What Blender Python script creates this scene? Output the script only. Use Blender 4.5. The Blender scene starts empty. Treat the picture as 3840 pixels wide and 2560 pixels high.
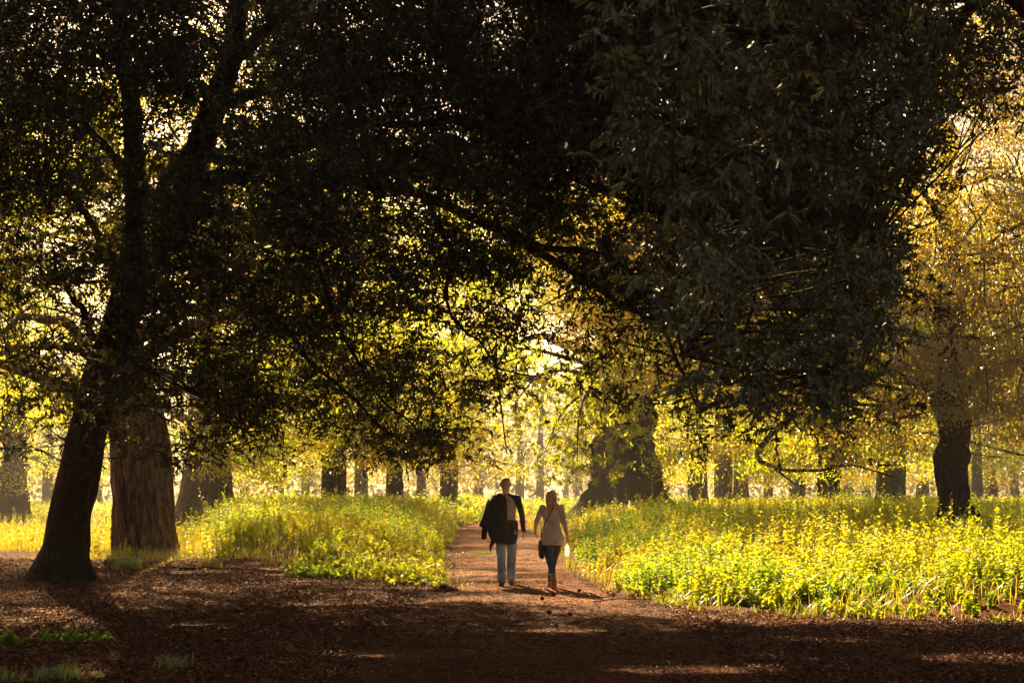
import bpy, math, random
import numpy as np
from mathutils import Vector, Matrix

SC = bpy.context.scene
COL = SC.collection
R = np.random.default_rng(11)
random.seed(5)
PI = math.pi

# ------------------------------------------------------------------ view geometry
F = 5333.0          # focal length in photograph pixels (50 mm on 36 mm)
HZ = 1850.0         # eye level row in the photograph
CAMH = 1.5
K = 3840.0 / 2352.0
SUN_AZ = math.radians(15)   # to the left of the view axis
SUN_EL = math.radians(33)
COT = 1.0 / math.tan(SUN_EL)
SUN = np.array([-math.sin(SUN_AZ) * math.cos(SUN_EL), math.cos(SUN_AZ) * math.cos(SUN_EL), math.sin(SUN_EL)])

def S(x, y, Y):     # a point of the place, from where it is seen and how far away it stands
    x *= K; y *= K
    return np.array([(x - 1920) / F * Y, Y, CAMH - (y - HZ) / F * Y])

# ------------------------------------------------------------------ noise
def _h(ix, iy, iz, s):
    n = (ix.astype(np.int64) * 374761393 + iy.astype(np.int64) * 668265263 + iz.astype(np.int64) * 2147483647 + s * 974634777) & 0x7fffffff
    n = ((n ^ (n >> 13)) * 1274126177) & 0x7fffffff
    n = ((n ^ (n >> 16)) * 668265263) & 0x7fffffff
    return ((n ^ (n >> 15)) & 0xffff) / 65535.0
def vnoise(x, y, z=0.0, s=0):
    x, y, z = np.broadcast_arrays(np.asarray(x, float), np.asarray(y, float), np.asarray(z, float))
    ix, iy, iz = np.floor(x), np.floor(y), np.floor(z)
    fx, fy, fz = x - ix, y - iy, z - iz
    fx, fy, fz = [f * f * (3 - 2 * f) for f in (fx, fy, fz)]
    r = 0
    for a in (0, 1):
        for b in (0, 1):
            for c in (0, 1):
                w = (fx if a else 1 - fx) * (fy if b else 1 - fy) * (fz if c else 1 - fz)
                r = r + w * _h(ix + a, iy + b, iz + c, s)
    return r * 2 - 1
def fbm(x, y, z=0.0, s=0, o=4):
    r, a = 0, 1.0
    for i in range(o):
        r = r + a * vnoise(np.asarray(x) * 2 ** i, np.asarray(y) * 2 ** i, np.asarray(z) * 2 ** i, s + i * 7)
        a *= 0.5
    return r / 1.6
def sst(a, b, x):
    t = np.clip((x - a) / (b - a), 0, 1)
    return t * t * (3 - 2 * t)

# ------------------------------------------------------------------ ground shape
PY = np.array([0, 14, 19, 23, 27, 32, 37, 50, 64, 80, 94, 110, 140, 400.])
PL = np.array([-2.0, -2.0, -1.5, -1.0, -1.2, -1.4, -1.55, -1.9, -2.3, -0.9, 0.7, 2.6, 5, 30])
PR = np.array([2.4, 2.4, 1.9, 1.35, 1.25, 1.25, 1.15, 1.0, 0.65, 1.1, 1.9, 4.0, 7, 34])
def dpath(x, y):
    l, r = np.interp(y, PY, PL), np.interp(y, PY, PR)
    w = 0.17 * fbm(x * 1.2, y * 0.8, 0, 3) + .08 * fbm(x * 4, y * 2.5, 0, 13)
    return np.abs(x - (l + r) / 2) - (r - l) / 2 + w
BX = np.array([-60, -20, -9, -6.9, -5.4, -3.8, -2.4, -1.2, -0.9, 1.2, 1.5, 2.3, 3.6, 5.9, 9, 60])
BY = np.array([36, 33, 32, 31, 29, 26.3, 24.2, 23.0, 22.7, 24.6, 21.5, 18.4, 17.3, 16.4, 15.5, 12])
def dveg(x, y):
    return np.minimum(dpath(x, y), (y - np.interp(x, BX, BY)) * 0.8 + 0.50 * fbm(x * 0.9, y * 0.9, 0, 8) + .3 * fbm(x * 3.1, y * 2.2, 0, 18))
def H(x, y):
    x = np.asarray(x, float); y = np.asarray(y, float)
    d = np.maximum(dpath(x, y), 0)
    bank = sst(0, 2.6, d) * sst(23, 38, y) * (1 - 0.7 * sst(90, 130, y))
    leftk = np.where(x < 0, sst(-.235, -.185, x / np.maximum(y, 1)), 1)
    bank = bank * np.where(x < 0, 0.32, 0.2) * leftk
    return bank + .17 * leftk * (1 + fbm(x * .30, y * .22, 0, 91)) * sst(.2, 2.5, dveg(x, y)) + 0.05 * fbm(x * 0.35, y * 0.35, 0, 21) * sst(-1, 2, d) + 0.012 * fbm(x * 2.2, y * 2.2, 0, 31)

# ------------------------------------------------------------------ mesh store
class MB:
    def __init__(s): s.V = []; s.Fq = []; s.M = []; s.T = []; s.n = 0
    def add(s, V, Fq, mi=0, tint=None):
        V = np.asarray(V, np.float32).reshape(-1, 3); Fq = np.asarray(Fq, np.int64).reshape(-1, 4)
        s.V.append(V); s.Fq.append(Fq + s.n); s.M.append(np.full(len(Fq), mi, np.int32))
        if tint is None: tint = np.full(len(V), 0.5)
        s.T.append(np.asarray(tint, np.float32)); s.n += len(V)
    def build(s, name, mats, parent=None, smooth=True):
        me = bpy.data.meshes.new(name)
        if s.V:
            V = np.concatenate(s.V); Fq = np.concatenate(s.Fq); M = np.concatenate(s.M); T = np.concatenate(s.T)
            me.vertices.add(len(V)); me.vertices.foreach_set('co', V.ravel())
            me.loops.add(Fq.size); me.loops.foreach_set('vertex_index', Fq.ravel().astype(np.int32))
            me.polygons.add(len(Fq))
            me.polygons.foreach_set('loop_start', np.arange(0, Fq.size, 4, dtype=np.int32))
            me.polygons.foreach_set('material_index', M)
            me.polygons.foreach_set('use_smooth', np.full(len(Fq), smooth))
            a = me.attributes.new('tint', 'FLOAT', 'POINT'); a.data.foreach_set('value', T)
            me.update(calc_edges=True)
        for m in (mats if isinstance(mats, (list, tuple)) else [mats]): me.materials.append(m)
        return link(name, me, parent)
def link(name, me, parent=None):
    o = bpy.data.objects.new(name, me); COL.objects.link(o)
    if parent is not None: o.parent = parent
    return o
def tag(o, label=None, cat=None, group=None, kind=None):
    if label: o['label'] = label
    if cat: o['category'] = cat
    if group: o['group'] = group
    if kind: o['kind'] = kind
    return o
def empty(name, loc, label, cat, group=None):
    o = bpy.data.objects.new(name, None); COL.objects.link(o); o.location = [float(v) for v in loc]
    o.empty_display_size = 0.1
    return tag(o, label, cat, group)

def nrm(a): return a / np.maximum(np.linalg.norm(a, axis=-1, keepdims=True), 1e-9)

HI = (np.array([[0, 0, 0], [.33, .46, .10], [.70, .36, .08], [1, 0, -.10], [.70, -.36, .08], [.33, -.46, .10]]), [[0, 1, 2, 3], [0, 3, 4, 5]])
LO = (np.array([[0, 0, 0], [.45, .5, .08], [1, 0, -.05], [.45, -.5, .08]]), [[0, 1, 2, 3]])
BROAD = (np.array([[0, 0, 0], [.18, .62, .06], [.62, .50, .10], [1, 0, -.1], [.62, -.50, .10], [.18, -.62, .06]]), [[0, 1, 2, 3], [0, 3, 4, 5]])

def leaves(mb, base, axis, L, W, up=0.6, tpl=LO, mi=0, rng=R, tint=None):
    n = len(base)
    if n == 0: return
    a = nrm(axis)
    nr = rng.normal(size=(n, 3)); nr[:, 2] += up * 1.8
    nr = nrm(nr - (nr * a).sum(1, keepdims=True) * a)
    sd = np.cross(nr, a)
    L = np.broadcast_to(L, (n,)) * rng.uniform(.7, 1.2, n); W = np.broadcast_to(W, (n,)) * rng.uniform(.8, 1.15, n)
    P, Fq = tpl
    V = base[:, None, :] + a[:, None, :] * (P[None, :, 0:1] * L[:, None, None]) + sd[:, None, :] * (P[None, :, 1:2] * W[:, None, None]) + nr[:, None, :] * (P[None, :, 2:3] * L[:, None, None])
    k = len(P)
    FF = (np.arange(n) * k)[:, None, None] + np.array(Fq)[None]
    if tint is None: tint = rng.random(n)
    mb.add(V.reshape(-1, 3), FF.reshape(-1, 4), mi, np.repeat(tint, k))

def tube(mb, pts, rad, sides=6, mi=0, tint=0.5, cap=True):
    pts = np.asarray(pts, float); n = len(pts)
    rad = np.broadcast_to(rad, (n,))
    t = nrm(np.gradient(pts, axis=0))
    ref = np.array([0.0, 0, 1]) if abs(t[0][2]) < .9 else np.array([1.0, 0, 0])
    u = nrm(np.cross(t, ref)); v = np.cross(t, u)
    ang = np.arange(sides) / sides * 2 * PI
    V = pts[:, None, :] + (u[:, None, :] * np.cos(ang)[None, :, None] + v[:, None, :] * np.sin(ang)[None, :, None]) * rad[:, None, None]
    i = np.arange(n - 1)[:, None] * sides; j = np.arange(sides)[None]; j2 = (j + 1) % sides
    Fq = np.stack([i + j, i + j2, i + sides + j2, i + sides + j], -1)
    mb.add(V.reshape(-1, 3), Fq.reshape(-1, 4), mi, np.full(n * sides, tint))

def sticks(mb, A, B, r, mi=1):     # many thin three sided twigs at once
    n = len(A)
    if n == 0: return
    t = nrm(B - A); ref = np.tile(np.array([0.3, 0.2, 1.0]), (n, 1))
    u = nrm(np.cross(t, ref)); v = np.cross(t, u)
    r = np.broadcast_to(r, (n,))[:, None]
    V = []
    for P_, q in ((A, 1.0), (B, .45)):
        for k in range(3):
            V.append(P_ + (u * math.cos(k * 2.094) + v * math.sin(k * 2.094)) * r * q)
    V = np.stack(V, 1)
    Fq = np.array([[0, 1, 4, 3], [1, 2, 5, 4], [2, 0, 3, 5]])
    FF = (np.arange(n) * 6)[:, None, None] + Fq[None]
    mb.add(V.reshape(-1, 3), FF.reshape(-1, 4), mi, np.full(n * 6, .5))

def spline(P, n):
    P = np.asarray(P, float); m = len(P)
    Q = np.vstack([2 * P[0] - P[1], P, 2 * P[-1] - P[-2]])
    out = []
    for t in np.linspace(0, m - 1 - 1e-6, n):
        i = int(t); f = t - i
        a, b, c, d = Q[i], Q[i + 1], Q[i + 2], Q[i + 3]
        out.append(0.5 * ((2 * b) + (-a + c) * f + (2 * a - 5 * b + 4 * c - d) * f * f + (-a + 3 * b - 3 * c + d) * f ** 3))
    return np.array(out)

# ------------------------------------------------------------------ materials
def newmat(name):
    m = bpy.data.materials.new(name); m.use_nodes = True
    nt = m.node_tree; nt.nodes.clear()
    return m, nt, lambda t, **k: _nn(nt, t, k)
def _nn(nt, t, k):
    n = nt.nodes.new(t)
    for a, b in k.items(): setattr(n, a, b)
    return n
def ramp(nt, stops):
    n = nt.nodes.new('ShaderNodeValToRGB'); e = n.color_ramp.elements
    while len(e) < len(stops): e.new(0.5)
    for i, (p, c) in enumerate(stops): e[i].position = p; e[i].color = (*c, 1)
    return n
def leaf_mat(name, dif, tra, mix=0.5, gloss=0.06, rough=0.35):
    m, nt, N = newmat(name)
    at = N('ShaderNodeAttribute', attribute_name='tint')
    r1 = ramp(nt, dif); r2 = ramp(nt, tra)
    nt.links.new(at.outputs['Fac'], r1.inputs[0]); nt.links.new(at.outputs['Fac'], r2.inputs[0])
    d = N('ShaderNodeBsdfDiffuse'); t = N('ShaderNodeBsdfTranslucent'); g = N('ShaderNodeBsdfGlossy')
    g.inputs['Roughness'].default_value = rough
    nt.links.new(r1.outputs[0], d.inputs['Color']); nt.links.new(r2.outputs[0], t.inputs['Color'])
    m1 = N('ShaderNodeMixShader'); m1.inputs[0].default_value = mix
    nt.links.new(d.outputs[0], m1.inputs[1]); nt.links.new(t.outputs[0], m1.inputs[2])
    m2 = N('ShaderNodeMixShader'); lw = N('ShaderNodeLayerWeight'); lw.inputs[0].default_value = 0.25
    mul = N('ShaderNodeMath', operation='MULTIPLY_ADD'); mul.inputs[1].default_value = gloss * 2.2; mul.inputs[2].default_value = gloss
    nt.links.new(lw.outputs['Fresnel'], mul.inputs[0]); nt.links.new(mul.outputs[0], m2.inputs[0])
    nt.links.new(m1.outputs[0], m2.inputs[1]); nt.links.new(g.outputs[0], m2.inputs[2])
    o = N('ShaderNodeOutputMaterial'); nt.links.new(m2.outputs[0], o.inputs[0])
    return m
def bark_mat(name, c0, c1, c2, sc=(9, 9, 1.6), bump=0.03, rough=0.95, det=8.0):
    m, nt, N = newmat(name)
    tc = N('ShaderNodeTexCoord'); mp = N('ShaderNodeMapping'); mp.inputs['Scale'].default_value = sc
    n1 = N('ShaderNodeTexNoise'); n1.inputs['Scale'].default_value = 1.6; n1.inputs['Detail'].default_value = det; n1.inputs['Roughness'].default_value = .65
    n2 = N('ShaderNodeTexNoise'); n2.inputs['Scale'].default_value = 0.9; n2.inputs['Detail'].default_value = 3
    nt.links.new(tc.outputs['Object'], mp.inputs[0]); nt.links.new(mp.outputs[0], n1.inputs['Vector']); nt.links.new(tc.outputs['Object'], n2.inputs['Vector'])
    r = ramp(nt, [(.32, c0), (.5, c1), (.68, c2)])
    nt.links.new(n1.outputs[0], r.inputs[0])
    mx = N('ShaderNodeMixRGB', blend_type='MULTIPLY'); mx.inputs[0].default_value = .7
    r2 = ramp(nt, [(.3, (.55, .5, .45)), (.7, (1, 1, 1))]); nt.links.new(n2.outputs[0], r2.inputs[0])
    nt.links.new(r.outputs[0], mx.inputs[1]); nt.links.new(r2.outputs[0], mx.inputs[2])
    b = N('ShaderNodeBsdfPrincipled'); b.inputs['Roughness'].default_value = rough
    b.inputs['Specular IOR Level'].default_value = .2
    nt.links.new(mx.outputs[0], b.inputs['Base Color'])
    bp = N('ShaderNodeBump'); bp.inputs['Strength'].default_value = 1; bp.inputs['Distance'].default_value = bump
    nt.links.new(n1.outputs[0], bp.inputs['Height']); nt.links.new(bp.outputs[0], b.inputs['Normal'])
    o = N('ShaderNodeOutputMaterial'); nt.links.new(b.outputs[0], o.inputs[0])
    return m
def plain(name, col, rough=.8, spec=.3, bump=0, bscale=60, col2=None, nscale=8, wave=False, sheen=0):
    m, nt, N = newmat(name)
    b = N('ShaderNodeBsdfPrincipled'); b.inputs['Roughness'].default_value = rough; b.inputs['Specular IOR Level'].default_value = spec
    b.inputs['Sheen Weight'].default_value = sheen
    tc = N('ShaderNodeTexCoord'); n = N('ShaderNodeTexNoise'); n.inputs['Scale'].default_value = nscale; n.inputs['Detail'].default_value = 5
    nt.links.new(tc.outputs['Object'], n.inputs['Vector'])
    r = ramp(nt, [(.3, tuple(c * .7 for c in col)), (.7, col2 or tuple(c * 1.25 for c in col))])
    nt.links.new(n.outputs[0], r.inputs[0]); nt.links.new(r.outputs[0], b.inputs['Base Color'])
    if bump:
        if wave:
            n3 = N('ShaderNodeTexWave'); n3.inputs['Scale'].default_value = bscale; n3.inputs['Distortion'].default_value = .6
        else:
            n3 = N('ShaderNodeTexNoise'); n3.inputs['Scale'].default_value = bscale
        nt.links.new(tc.outputs['Object'], n3.inputs['Vector'])
        bp = N('ShaderNodeBump'); bp.inputs['Distance'].default_value = bump; bp.inputs['Strength'].default_value = 1
        nt.links.new(n3.outputs[0], bp.inputs['Height']); nt.links.new(bp.outputs[0], b.inputs['Normal'])
    o = N('ShaderNodeOutputMaterial'); nt.links.new(b.outputs[0], o.inputs[0])
    return m
def soil_mat(name, stops, sc=18, fine=90, bump=.02):
    m, nt, N = newmat(name)
    tc = N('ShaderNodeTexCoord')
    n1 = N('ShaderNodeTexNoise'); n1.inputs['Scale'].default_value = sc; n1.inputs['Detail'].default_value = 9; n1.inputs['Roughness'].default_value = .75
    v = N('ShaderNodeTexVoronoi'); v.inputs['Scale'].default_value = fine * .35
    n2 = N('ShaderNodeTexNoise'); n2.inputs['Scale'].default_value = .7; n2.inputs['Detail'].default_value = 5
    for n in (n1, v, n2): nt.links.new(tc.outputs['Object'], n.inputs['Vector'])
    r = ramp(nt, stops); nt.links.new(n1.outputs[0], r.inputs[0])
    r2 = ramp(nt, [(.35, (.6, .55, .5)), (.65, (1.15, 1.1, 1.05))]); nt.links.new(n2.outputs[0], r2.inputs[0])
    mx = N('ShaderNodeMixRGB', blend_type='MULTIPLY'); mx.inputs[0].default_value = 1
    nt.links.new(r.outputs[0], mx.inputs[1]); nt.links.new(r2.outputs[0], mx.inputs[2])
    b = N('ShaderNodeBsdfPrincipled'); b.inputs['Roughness'].default_value = .9; b.inputs['Specular IOR Level'].default_value = .08
    nt.links.new(mx.outputs[0], b.inputs['Base Color'])
    ad = N('ShaderNodeMath', operation='ADD'); nt.links.new(n1.outputs[0], ad.inputs[0]); nt.links.new(v.outputs[0], ad.inputs[1])
    bp = N('ShaderNodeBump'); bp.inputs['Distance'].default_value = bump; nt.links.new(ad.outputs[0], bp.inputs['Height']); nt.links.new(bp.outputs[0], b.inputs['Normal'])
    o = N('ShaderNodeOutputMaterial'); nt.links.new(b.outputs[0], o.inputs[0])
    return m

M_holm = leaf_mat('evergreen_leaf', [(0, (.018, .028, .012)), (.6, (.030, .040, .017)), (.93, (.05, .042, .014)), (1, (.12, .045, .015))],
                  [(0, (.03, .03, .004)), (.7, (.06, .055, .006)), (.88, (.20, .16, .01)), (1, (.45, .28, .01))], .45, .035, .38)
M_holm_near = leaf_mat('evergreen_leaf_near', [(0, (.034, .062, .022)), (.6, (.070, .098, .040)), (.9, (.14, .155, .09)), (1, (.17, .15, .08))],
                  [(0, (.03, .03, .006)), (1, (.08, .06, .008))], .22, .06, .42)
M_gold = leaf_mat('autumn_leaf', [(0, (.05, .08, .012)), (.5, (.10, .11, .012)), (1, (.20, .11, .015))],
                  [(0, (.28, .46, .006)), (.45, (.56, .62, .006)), (.85, (.84, .60, .006)), (1, (.76, .28, .006))], .70, .03, .35)
M_green = leaf_mat('chestnut_leaf', [(0, (.05, .09, .015)), (.6, (.09, .11, .015)), (1, (.15, .12, .02))],
                  [(0, (.34, .46, .006)), (.6, (.60, .62, .006)), (1, (.80, .58, .006))], .68, .03, .35)
M_oak = leaf_mat('oak_leaf', [(0, (.05, .06, .010)), (.6, (.11, .085, .012)), (1, (.20, .09, .02))],
                  [(0, (.36, .38, .006)), (.6, (.66, .48, .006)), (1, (.76, .32, .006))], .60, .12, .30)
M_far = leaf_mat('hazed_far_leaf', [(0, (.08, .08, .04)), (1, (.13, .11, .06))], [(0, (.26, .26, .13)), (1, (.38, .33, .18))], .5, .03, .4)  # greyed leaf colour, standing in for distant haze
M_fargold = leaf_mat('hazed_autumn_leaf', [(0, (.07, .08, .03)), (1, (.14, .11, .04))], [(0, (.34, .36, .08)), (.6, (.50, .44, .10)), (1, (.56, .38, .10))], .62, .03, .4)  # autumn leaf paled for the far crowns, haze put into its colour
M_nettle = leaf_mat('nettle_leaf', [(0, (.035, .095, .008)), (.6, (.07, .125, .010)), (1, (.16, .12, .015))],
                  [(0, (.33, .50, .006)), (.6, (.68, .63, .008)), (1, (.74, .50, .012))], .60, .02, .45)
M_grass = leaf_mat('grass_blade', [(0, (.09, .12, .02)), (.5, (.17, .15, .03)), (1, (.30, .20, .07))],
                  [(0, (.34, .44, .01)), (.55, (.64, .54, .02)), (1, (.76, .50, .04))], .45, .05, .4)
M_grassg = leaf_mat('green_grass_blade', [(0, (.04, .08, .015)), (1, (.09, .10, .02))],
                  [(0, (.20, .36, .02)), (1, (.38, .38, .04))], .45, .07, .4)
M_litter = leaf_mat('fallen_leaf', [(0, (.055, .012, .003)), (.5, (.135, .036, .010)), (.85, (.22, .075, .022)), (1, (.34, .17, .09))],
                  [(0, (.12, .04, .01)), (1, (.3, .12, .03))], .12, .018, .55)
M_twig = plain('twig', (.05, .028, .016), .9)
M_bark_dark = bark_mat('dark_bark', (.018, .010, .006), (.045, .024, .014), (.085, .048, .03), (14, 14, 7), .02)
M_bark_rib = bark_mat('ribbed_bark', (.03, .014, .008), (.20, .12, .075), (.42, .30, .20), (7, 7, 1.3), .06)
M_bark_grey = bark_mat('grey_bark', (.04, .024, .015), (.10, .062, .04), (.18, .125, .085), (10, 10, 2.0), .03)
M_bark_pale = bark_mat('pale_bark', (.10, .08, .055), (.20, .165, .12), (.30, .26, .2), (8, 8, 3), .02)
M_bark_knob = bark_mat('knobbly_bark', (.02, .010, .005), (.06, .028, .016), (.13, .065, .038), (9, 9, 5), .04)
M_ground = soil_mat('woodland_floor', [(.3, (.035, .009, .003)), (.5, (.10, .028, .009)), (.7, (.20, .066, .025))])
M_path = soil_mat('trodden_earth', [(.3, (.08, .022, .009)), (.52, (.19, .066, .028)), (.72, (.34, .15, .08))], 26, 120, .012)

# ------------------------------------------------------------------ ground, path
def axis_pts(segs):
    out = []
    for a, b, st in segs: out += list(np.arange(a, b, st))
    return np.array(out + [segs[-1][1]])
def sheet(name, xs, ys, hf, mat):
    X, Y = np.meshgrid(xs, ys); Z = hf(X, Y)
    V = np.stack([X, Y, Z], -1).reshape(-1, 3); w = len(xs)
    i = np.arange(len(ys) - 1)[:, None] * w + np.arange(w - 1)[None]
    mb = MB(); mb.add(V, np.stack([i, i + 1, i + w + 1, i + w], -1).reshape(-1, 4))
    return mb.build(name, mat)
g = sheet('ground', axis_pts([(-210, -30, 8), (-30, -9, 1), (-9, 9, .12), (9, 30, 1), (30, 210, 8)]),
          axis_pts([(-25, 8, 2), (8, 30, .12), (30, 60, .6), (60, 120, 2), (120, 330, 10)]), H, M_ground)
tag(g, 'brown woodland floor of earth and leaf litter', None, kind='structure')
pv = []; ys = axis_pts([(17, 34, .15), (34, 110, .6), (110, 200, 4)]); nu = 26
for y in ys:
    l, r = np.interp(y, PY, PL) + .05, np.interp(y, PY, PR) - .05
    u = np.linspace(0, 1, nu); x = l + (r - l) * u
    edge = np.minimum(u, 1 - u) * (r - l)
    endf = sst(17, 21, y)
    z = H(x, np.full(nu, y)) + .012 * endf * sst(0, .25, edge) - .015 * (1 - endf) - .01 * (1 - sst(0, .12, edge))
    pv.append(np.stack([x, np.full(nu, y), z], -1))
pv = np.array(pv); mb = MB(); i = np.arange(len(ys) - 1)[:, None] * nu + np.arange(nu - 1)[None]
mb.add(pv.reshape(-1, 3), np.stack([i, i + 1, i + nu + 1, i + nu], -1).reshape(-1, 4))
tag(mb.build('path', M_path), 'trodden reddish earth path leading into the haze', None, kind='structure')

# ------------------------------------------------------------------ where the sun comes through
LIT = [ (-5.3, 16.9, .8, .5), (-3.6, 16.0, .4, .3), (-5.8, 18.3, .6, .5), (-1.5, 13.2, .5, .15), (.5, 15.6, .6, .15), (3.2, 14.8, .5, .15), (-2.6, 19.6, .8, .2), (1.6, 12.1, .8, .3), (2.4, 13, .5, .15), (4.4, 13, .7, .35), (0.2, 20, 1.6, .3), (-5.3, 26.7, 1.2, .6), (-4.6, 23.6, 1.3, .35), (-2.4, 22.4, .8, .2), (.9, 18.3, .9, .2), (2.6, 17.6, .7, .2),  # x, y, rx, ry on the ground
    (6.0, 19.6, 4.4, 3.2), (3.2, 20.2, 2.4, 3.6), (11, 19, 4, 4.5), (0.3, 22.7, 2.3, 1.0), (1.0, 20.4, 2.0, .7), (.3, 24.6, 1.5, .3), (-.4, 26.6, 1.2, .25), (2, 62, 1.6, 4), (-2.6, 25.8, 2.4, 3.0), (-7.2, 38, 1.8, 7.0),
    (-13, 42, 5.5, 12), (-8.5, 31, 2.0, 2.5), (0.3, 29, 1.5, .8), (-1, 66, 3, 8), (2.2, 90, 4, 12), (-20, 60, 8, 10), (-8, 74, 5, 8)]
RAYS = [ # x, y, z, r: crowns that catch the sun
    S(1240, 960, 50).tolist() + [2.6], S(1280, 1010, 50).tolist() + [2.0], S(2270, 300, 34).tolist() + [2.2, 2.6], S(2280, 520, 34).tolist() + [2.6, 2.6], S(2270, 720, 34).tolist() + [2.8, 2.6], S(2220, 900, 34).tolist() + [2.6, 2.4], S(2350, 900, 34).tolist() + [2.2, 2.4], S(1750, 950, 54).tolist() + [3.2, 5], S(1980, 950, 54).tolist() + [3.2, 5], S(90, 720, 41).tolist() + [3.2, 3.5], S(200, 850, 41).tolist() + [2.4, 3.5], S(60, 560, 41).tolist() + [2.4, 3.5], 
    S(600, 1050, 62).tolist() + [3.5], S(950, 800, 60).tolist() + [3.5], S(700, 800, 60).tolist() + [3.5], S(1080, 1080, 75).tolist() + [3.2], S(1850, 980, 55).tolist() + [2.6]]
def keep(P, rng=R, leak=.06, low=1.5):
    gx = P[:, 0] + math.sin(SUN_AZ) * P[:, 2] * COT
    gy = P[:, 1] - math.cos(SUN_AZ) * P[:, 2] * COT
    k = np.ones(len(P), bool)
    wob = .28 * fbm(gx * .55, gy * .4, 0, 77)
    for x, y, rx, ry in LIT:
        k &= ~((((gx - x) / rx) ** 2 + ((gy - y) / ry) ** 2 + wob < 1) & (P[:, 2] > low))
    for x, y, z, r, *tm in RAYS:
        tm = tm[0] if tm else r * .7
        d = P - np.array([x, y, z]); t = d @ SUN
        q = np.linalg.norm(d - t[:, None] * SUN, axis=1)
        k &= ~((q < r) & (t > tm))
    return k | (rng.random(len(P)) < leak)

# ------------------------------------------------------------------ trunks
def trunk_mesh(path, rad, sides, rings, flare=1.7, fh=.8, lobes=5, rib=0.0, ribn=14, twist=0.0, knob=0.0, seed=0, mat=None, name='trunk', parent=None, base_off=0.0):
    P = spline(path, rings); rr = np.interp(np.linspace(0, 1, rings), np.linspace(0, 1, len(rad)), rad)
    t = nrm(np.gradient(P, axis=0)); t[0] = t[1]
    ref = np.array([1.0, 0, 0]); u = nrm(np.cross(np.cross(t, ref), t)); v = np.cross(t, u)
    ang = np.arange(sides) / sides * 2 * PI
    A, I = np.meshgrid(ang, np.arange(rings))
    z = np.linalg.norm(np.diff(P, axis=0, prepend=P[:1]), axis=1).cumsum()[:, None]
    ph = seed * 1.7
    fl = np.exp(-z / fh) * (flare - 1)
    lob = .5 + .5 * np.cos(lobes * A + ph + .8 * np.sin(2 * A + ph))
    rad2 = rr[:, None] * (1 + fl * (.3 + 1.15 * lob) + .05 * np.cos(3 * A + ph) + .03 * np.cos(5 * A - ph + z))
    ca, sa = np.cos(A) * 2, np.sin(A) * 2
    rad2 *= 1 + .06 * fbm(ca, sa, z * .7, seed)
    if rib:
        a2 = A + twist * z + .22 * fbm(ca, sa, z * .8, seed + 5)
        w = fbm(np.cos(a2) * ribn / 5, np.sin(a2) * ribn / 5, z * .35, seed + 9, 3)
        rad2 += rib * (np.abs(w) ** .6 - .5) * 1.3
    if knob:
        kk = vnoise(ca * 1.6, sa * 1.6, z * 2.2, seed + 3); rad2 += knob * np.maximum(kk, 0) ** 1.2 * 1.8
        rad2 += knob * .5 * vnoise(ca * .3, sa * .3, z * 1.7, seed + 4)
    rad2 += .012 * rr[:, None] * fbm(ca * 6, sa * 6, z * 5, seed + 2)
    V = P[:, None, :] + (u[:, None, :] * np.cos(A)[..., None] + v[:, None, :] * np.sin(A)[..., None]) * rad2[..., None]
    i = np.arange(rings - 1)[:, None] * sides; j = np.arange(sides)[None]; j2 = (j + 1) % sides
    Fq = np.stack([i + j, i + j2, i + sides + j2, i + sides + j], -1)
    mb = MB(); mb.add(V.reshape(-1, 3), Fq.reshape(-1, 4))
    return mb.build(name, mat, parent), P, rr

def limb(parent, pts, r0, r1, mat, n=26, sides=9, wob=.04, seed=0, name='limb'):
    P = spline(pts, n)
    s = np.linspace(0, 1, n)
    P = P + wob * np.stack([fbm(s * 6, seed + .5, 0, 1), fbm(s * 6, seed + 3.5, 0, 2), fbm(s * 6, seed + 7.5, 0, 3)], -1) * sst(0, .15, s)[:, None]
    rad = (r0 + (r1 - r0) * s ** .8) * (1 + .12 * fbm(s * 14, seed + 1.5, 0, 4))
    mb = MB(); tube(mb, P, rad, sides); o = mb.build(name, mat, parent)
    return P
def local(o, *arrs):
    L = np.array(o.location); return [np.asarray(a) - L for a in arrs]

def sprays(mb, C, rng, per, L, LL, LW, tpl, droop=.35, spread=.9, up=.5, twig=0.0, cull=True, tint_shift=0.0, origin=None):
    """C: spray bases; each a twig of length L carrying leaves"""
    n = len(C)
    D = rng.normal(size=(n, 3)); D[:, 2] = D[:, 2] * .5 - droop; D = nrm(D)
    t = (np.arange(per) + .6) / per
    base = C[:, None, :] + D[:, None, :] * (t[None, :, None] * L)
    ax = D[:, None, :] * .7 + rng.normal(size=(n, per, 3)) * spread * .6 + np.array([0, 0, -droop * .7])
    base = base.reshape(-1, 3); ax = ax.reshape(-1, 3)
    tint = np.clip(np.repeat(rng.random(n), per) * .6 + rng.random(n * per) * .45 + tint_shift, 0, 1)
    off = np.zeros(3) if origin is None else origin
    if cull:
        k = keep(base, rng)
        base, ax, tint = base[k], ax[k], tint[k]
    leaves(mb, base - off, ax, LL, LW, up, tpl, 0, rng, tint)
    if twig:
        kk = keep(C, rng) if cull else np.ones(n, bool)
        sticks(mb, (C - D * L * .3)[kk] - off, (C + D * L)[kk] - off, twig)

# ------------------------------------------------------------------ the leaning evergreen that roofs the picture
GRID = ["88978899999999988", "77868999999999987", "78868999999999976", "66877899999999975", "67888888989999974",
        "57887788888888862", "35887776677777752", "35887676456676731", "47787777245566611", "24355675013531000", "00000220000000000"]
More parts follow.
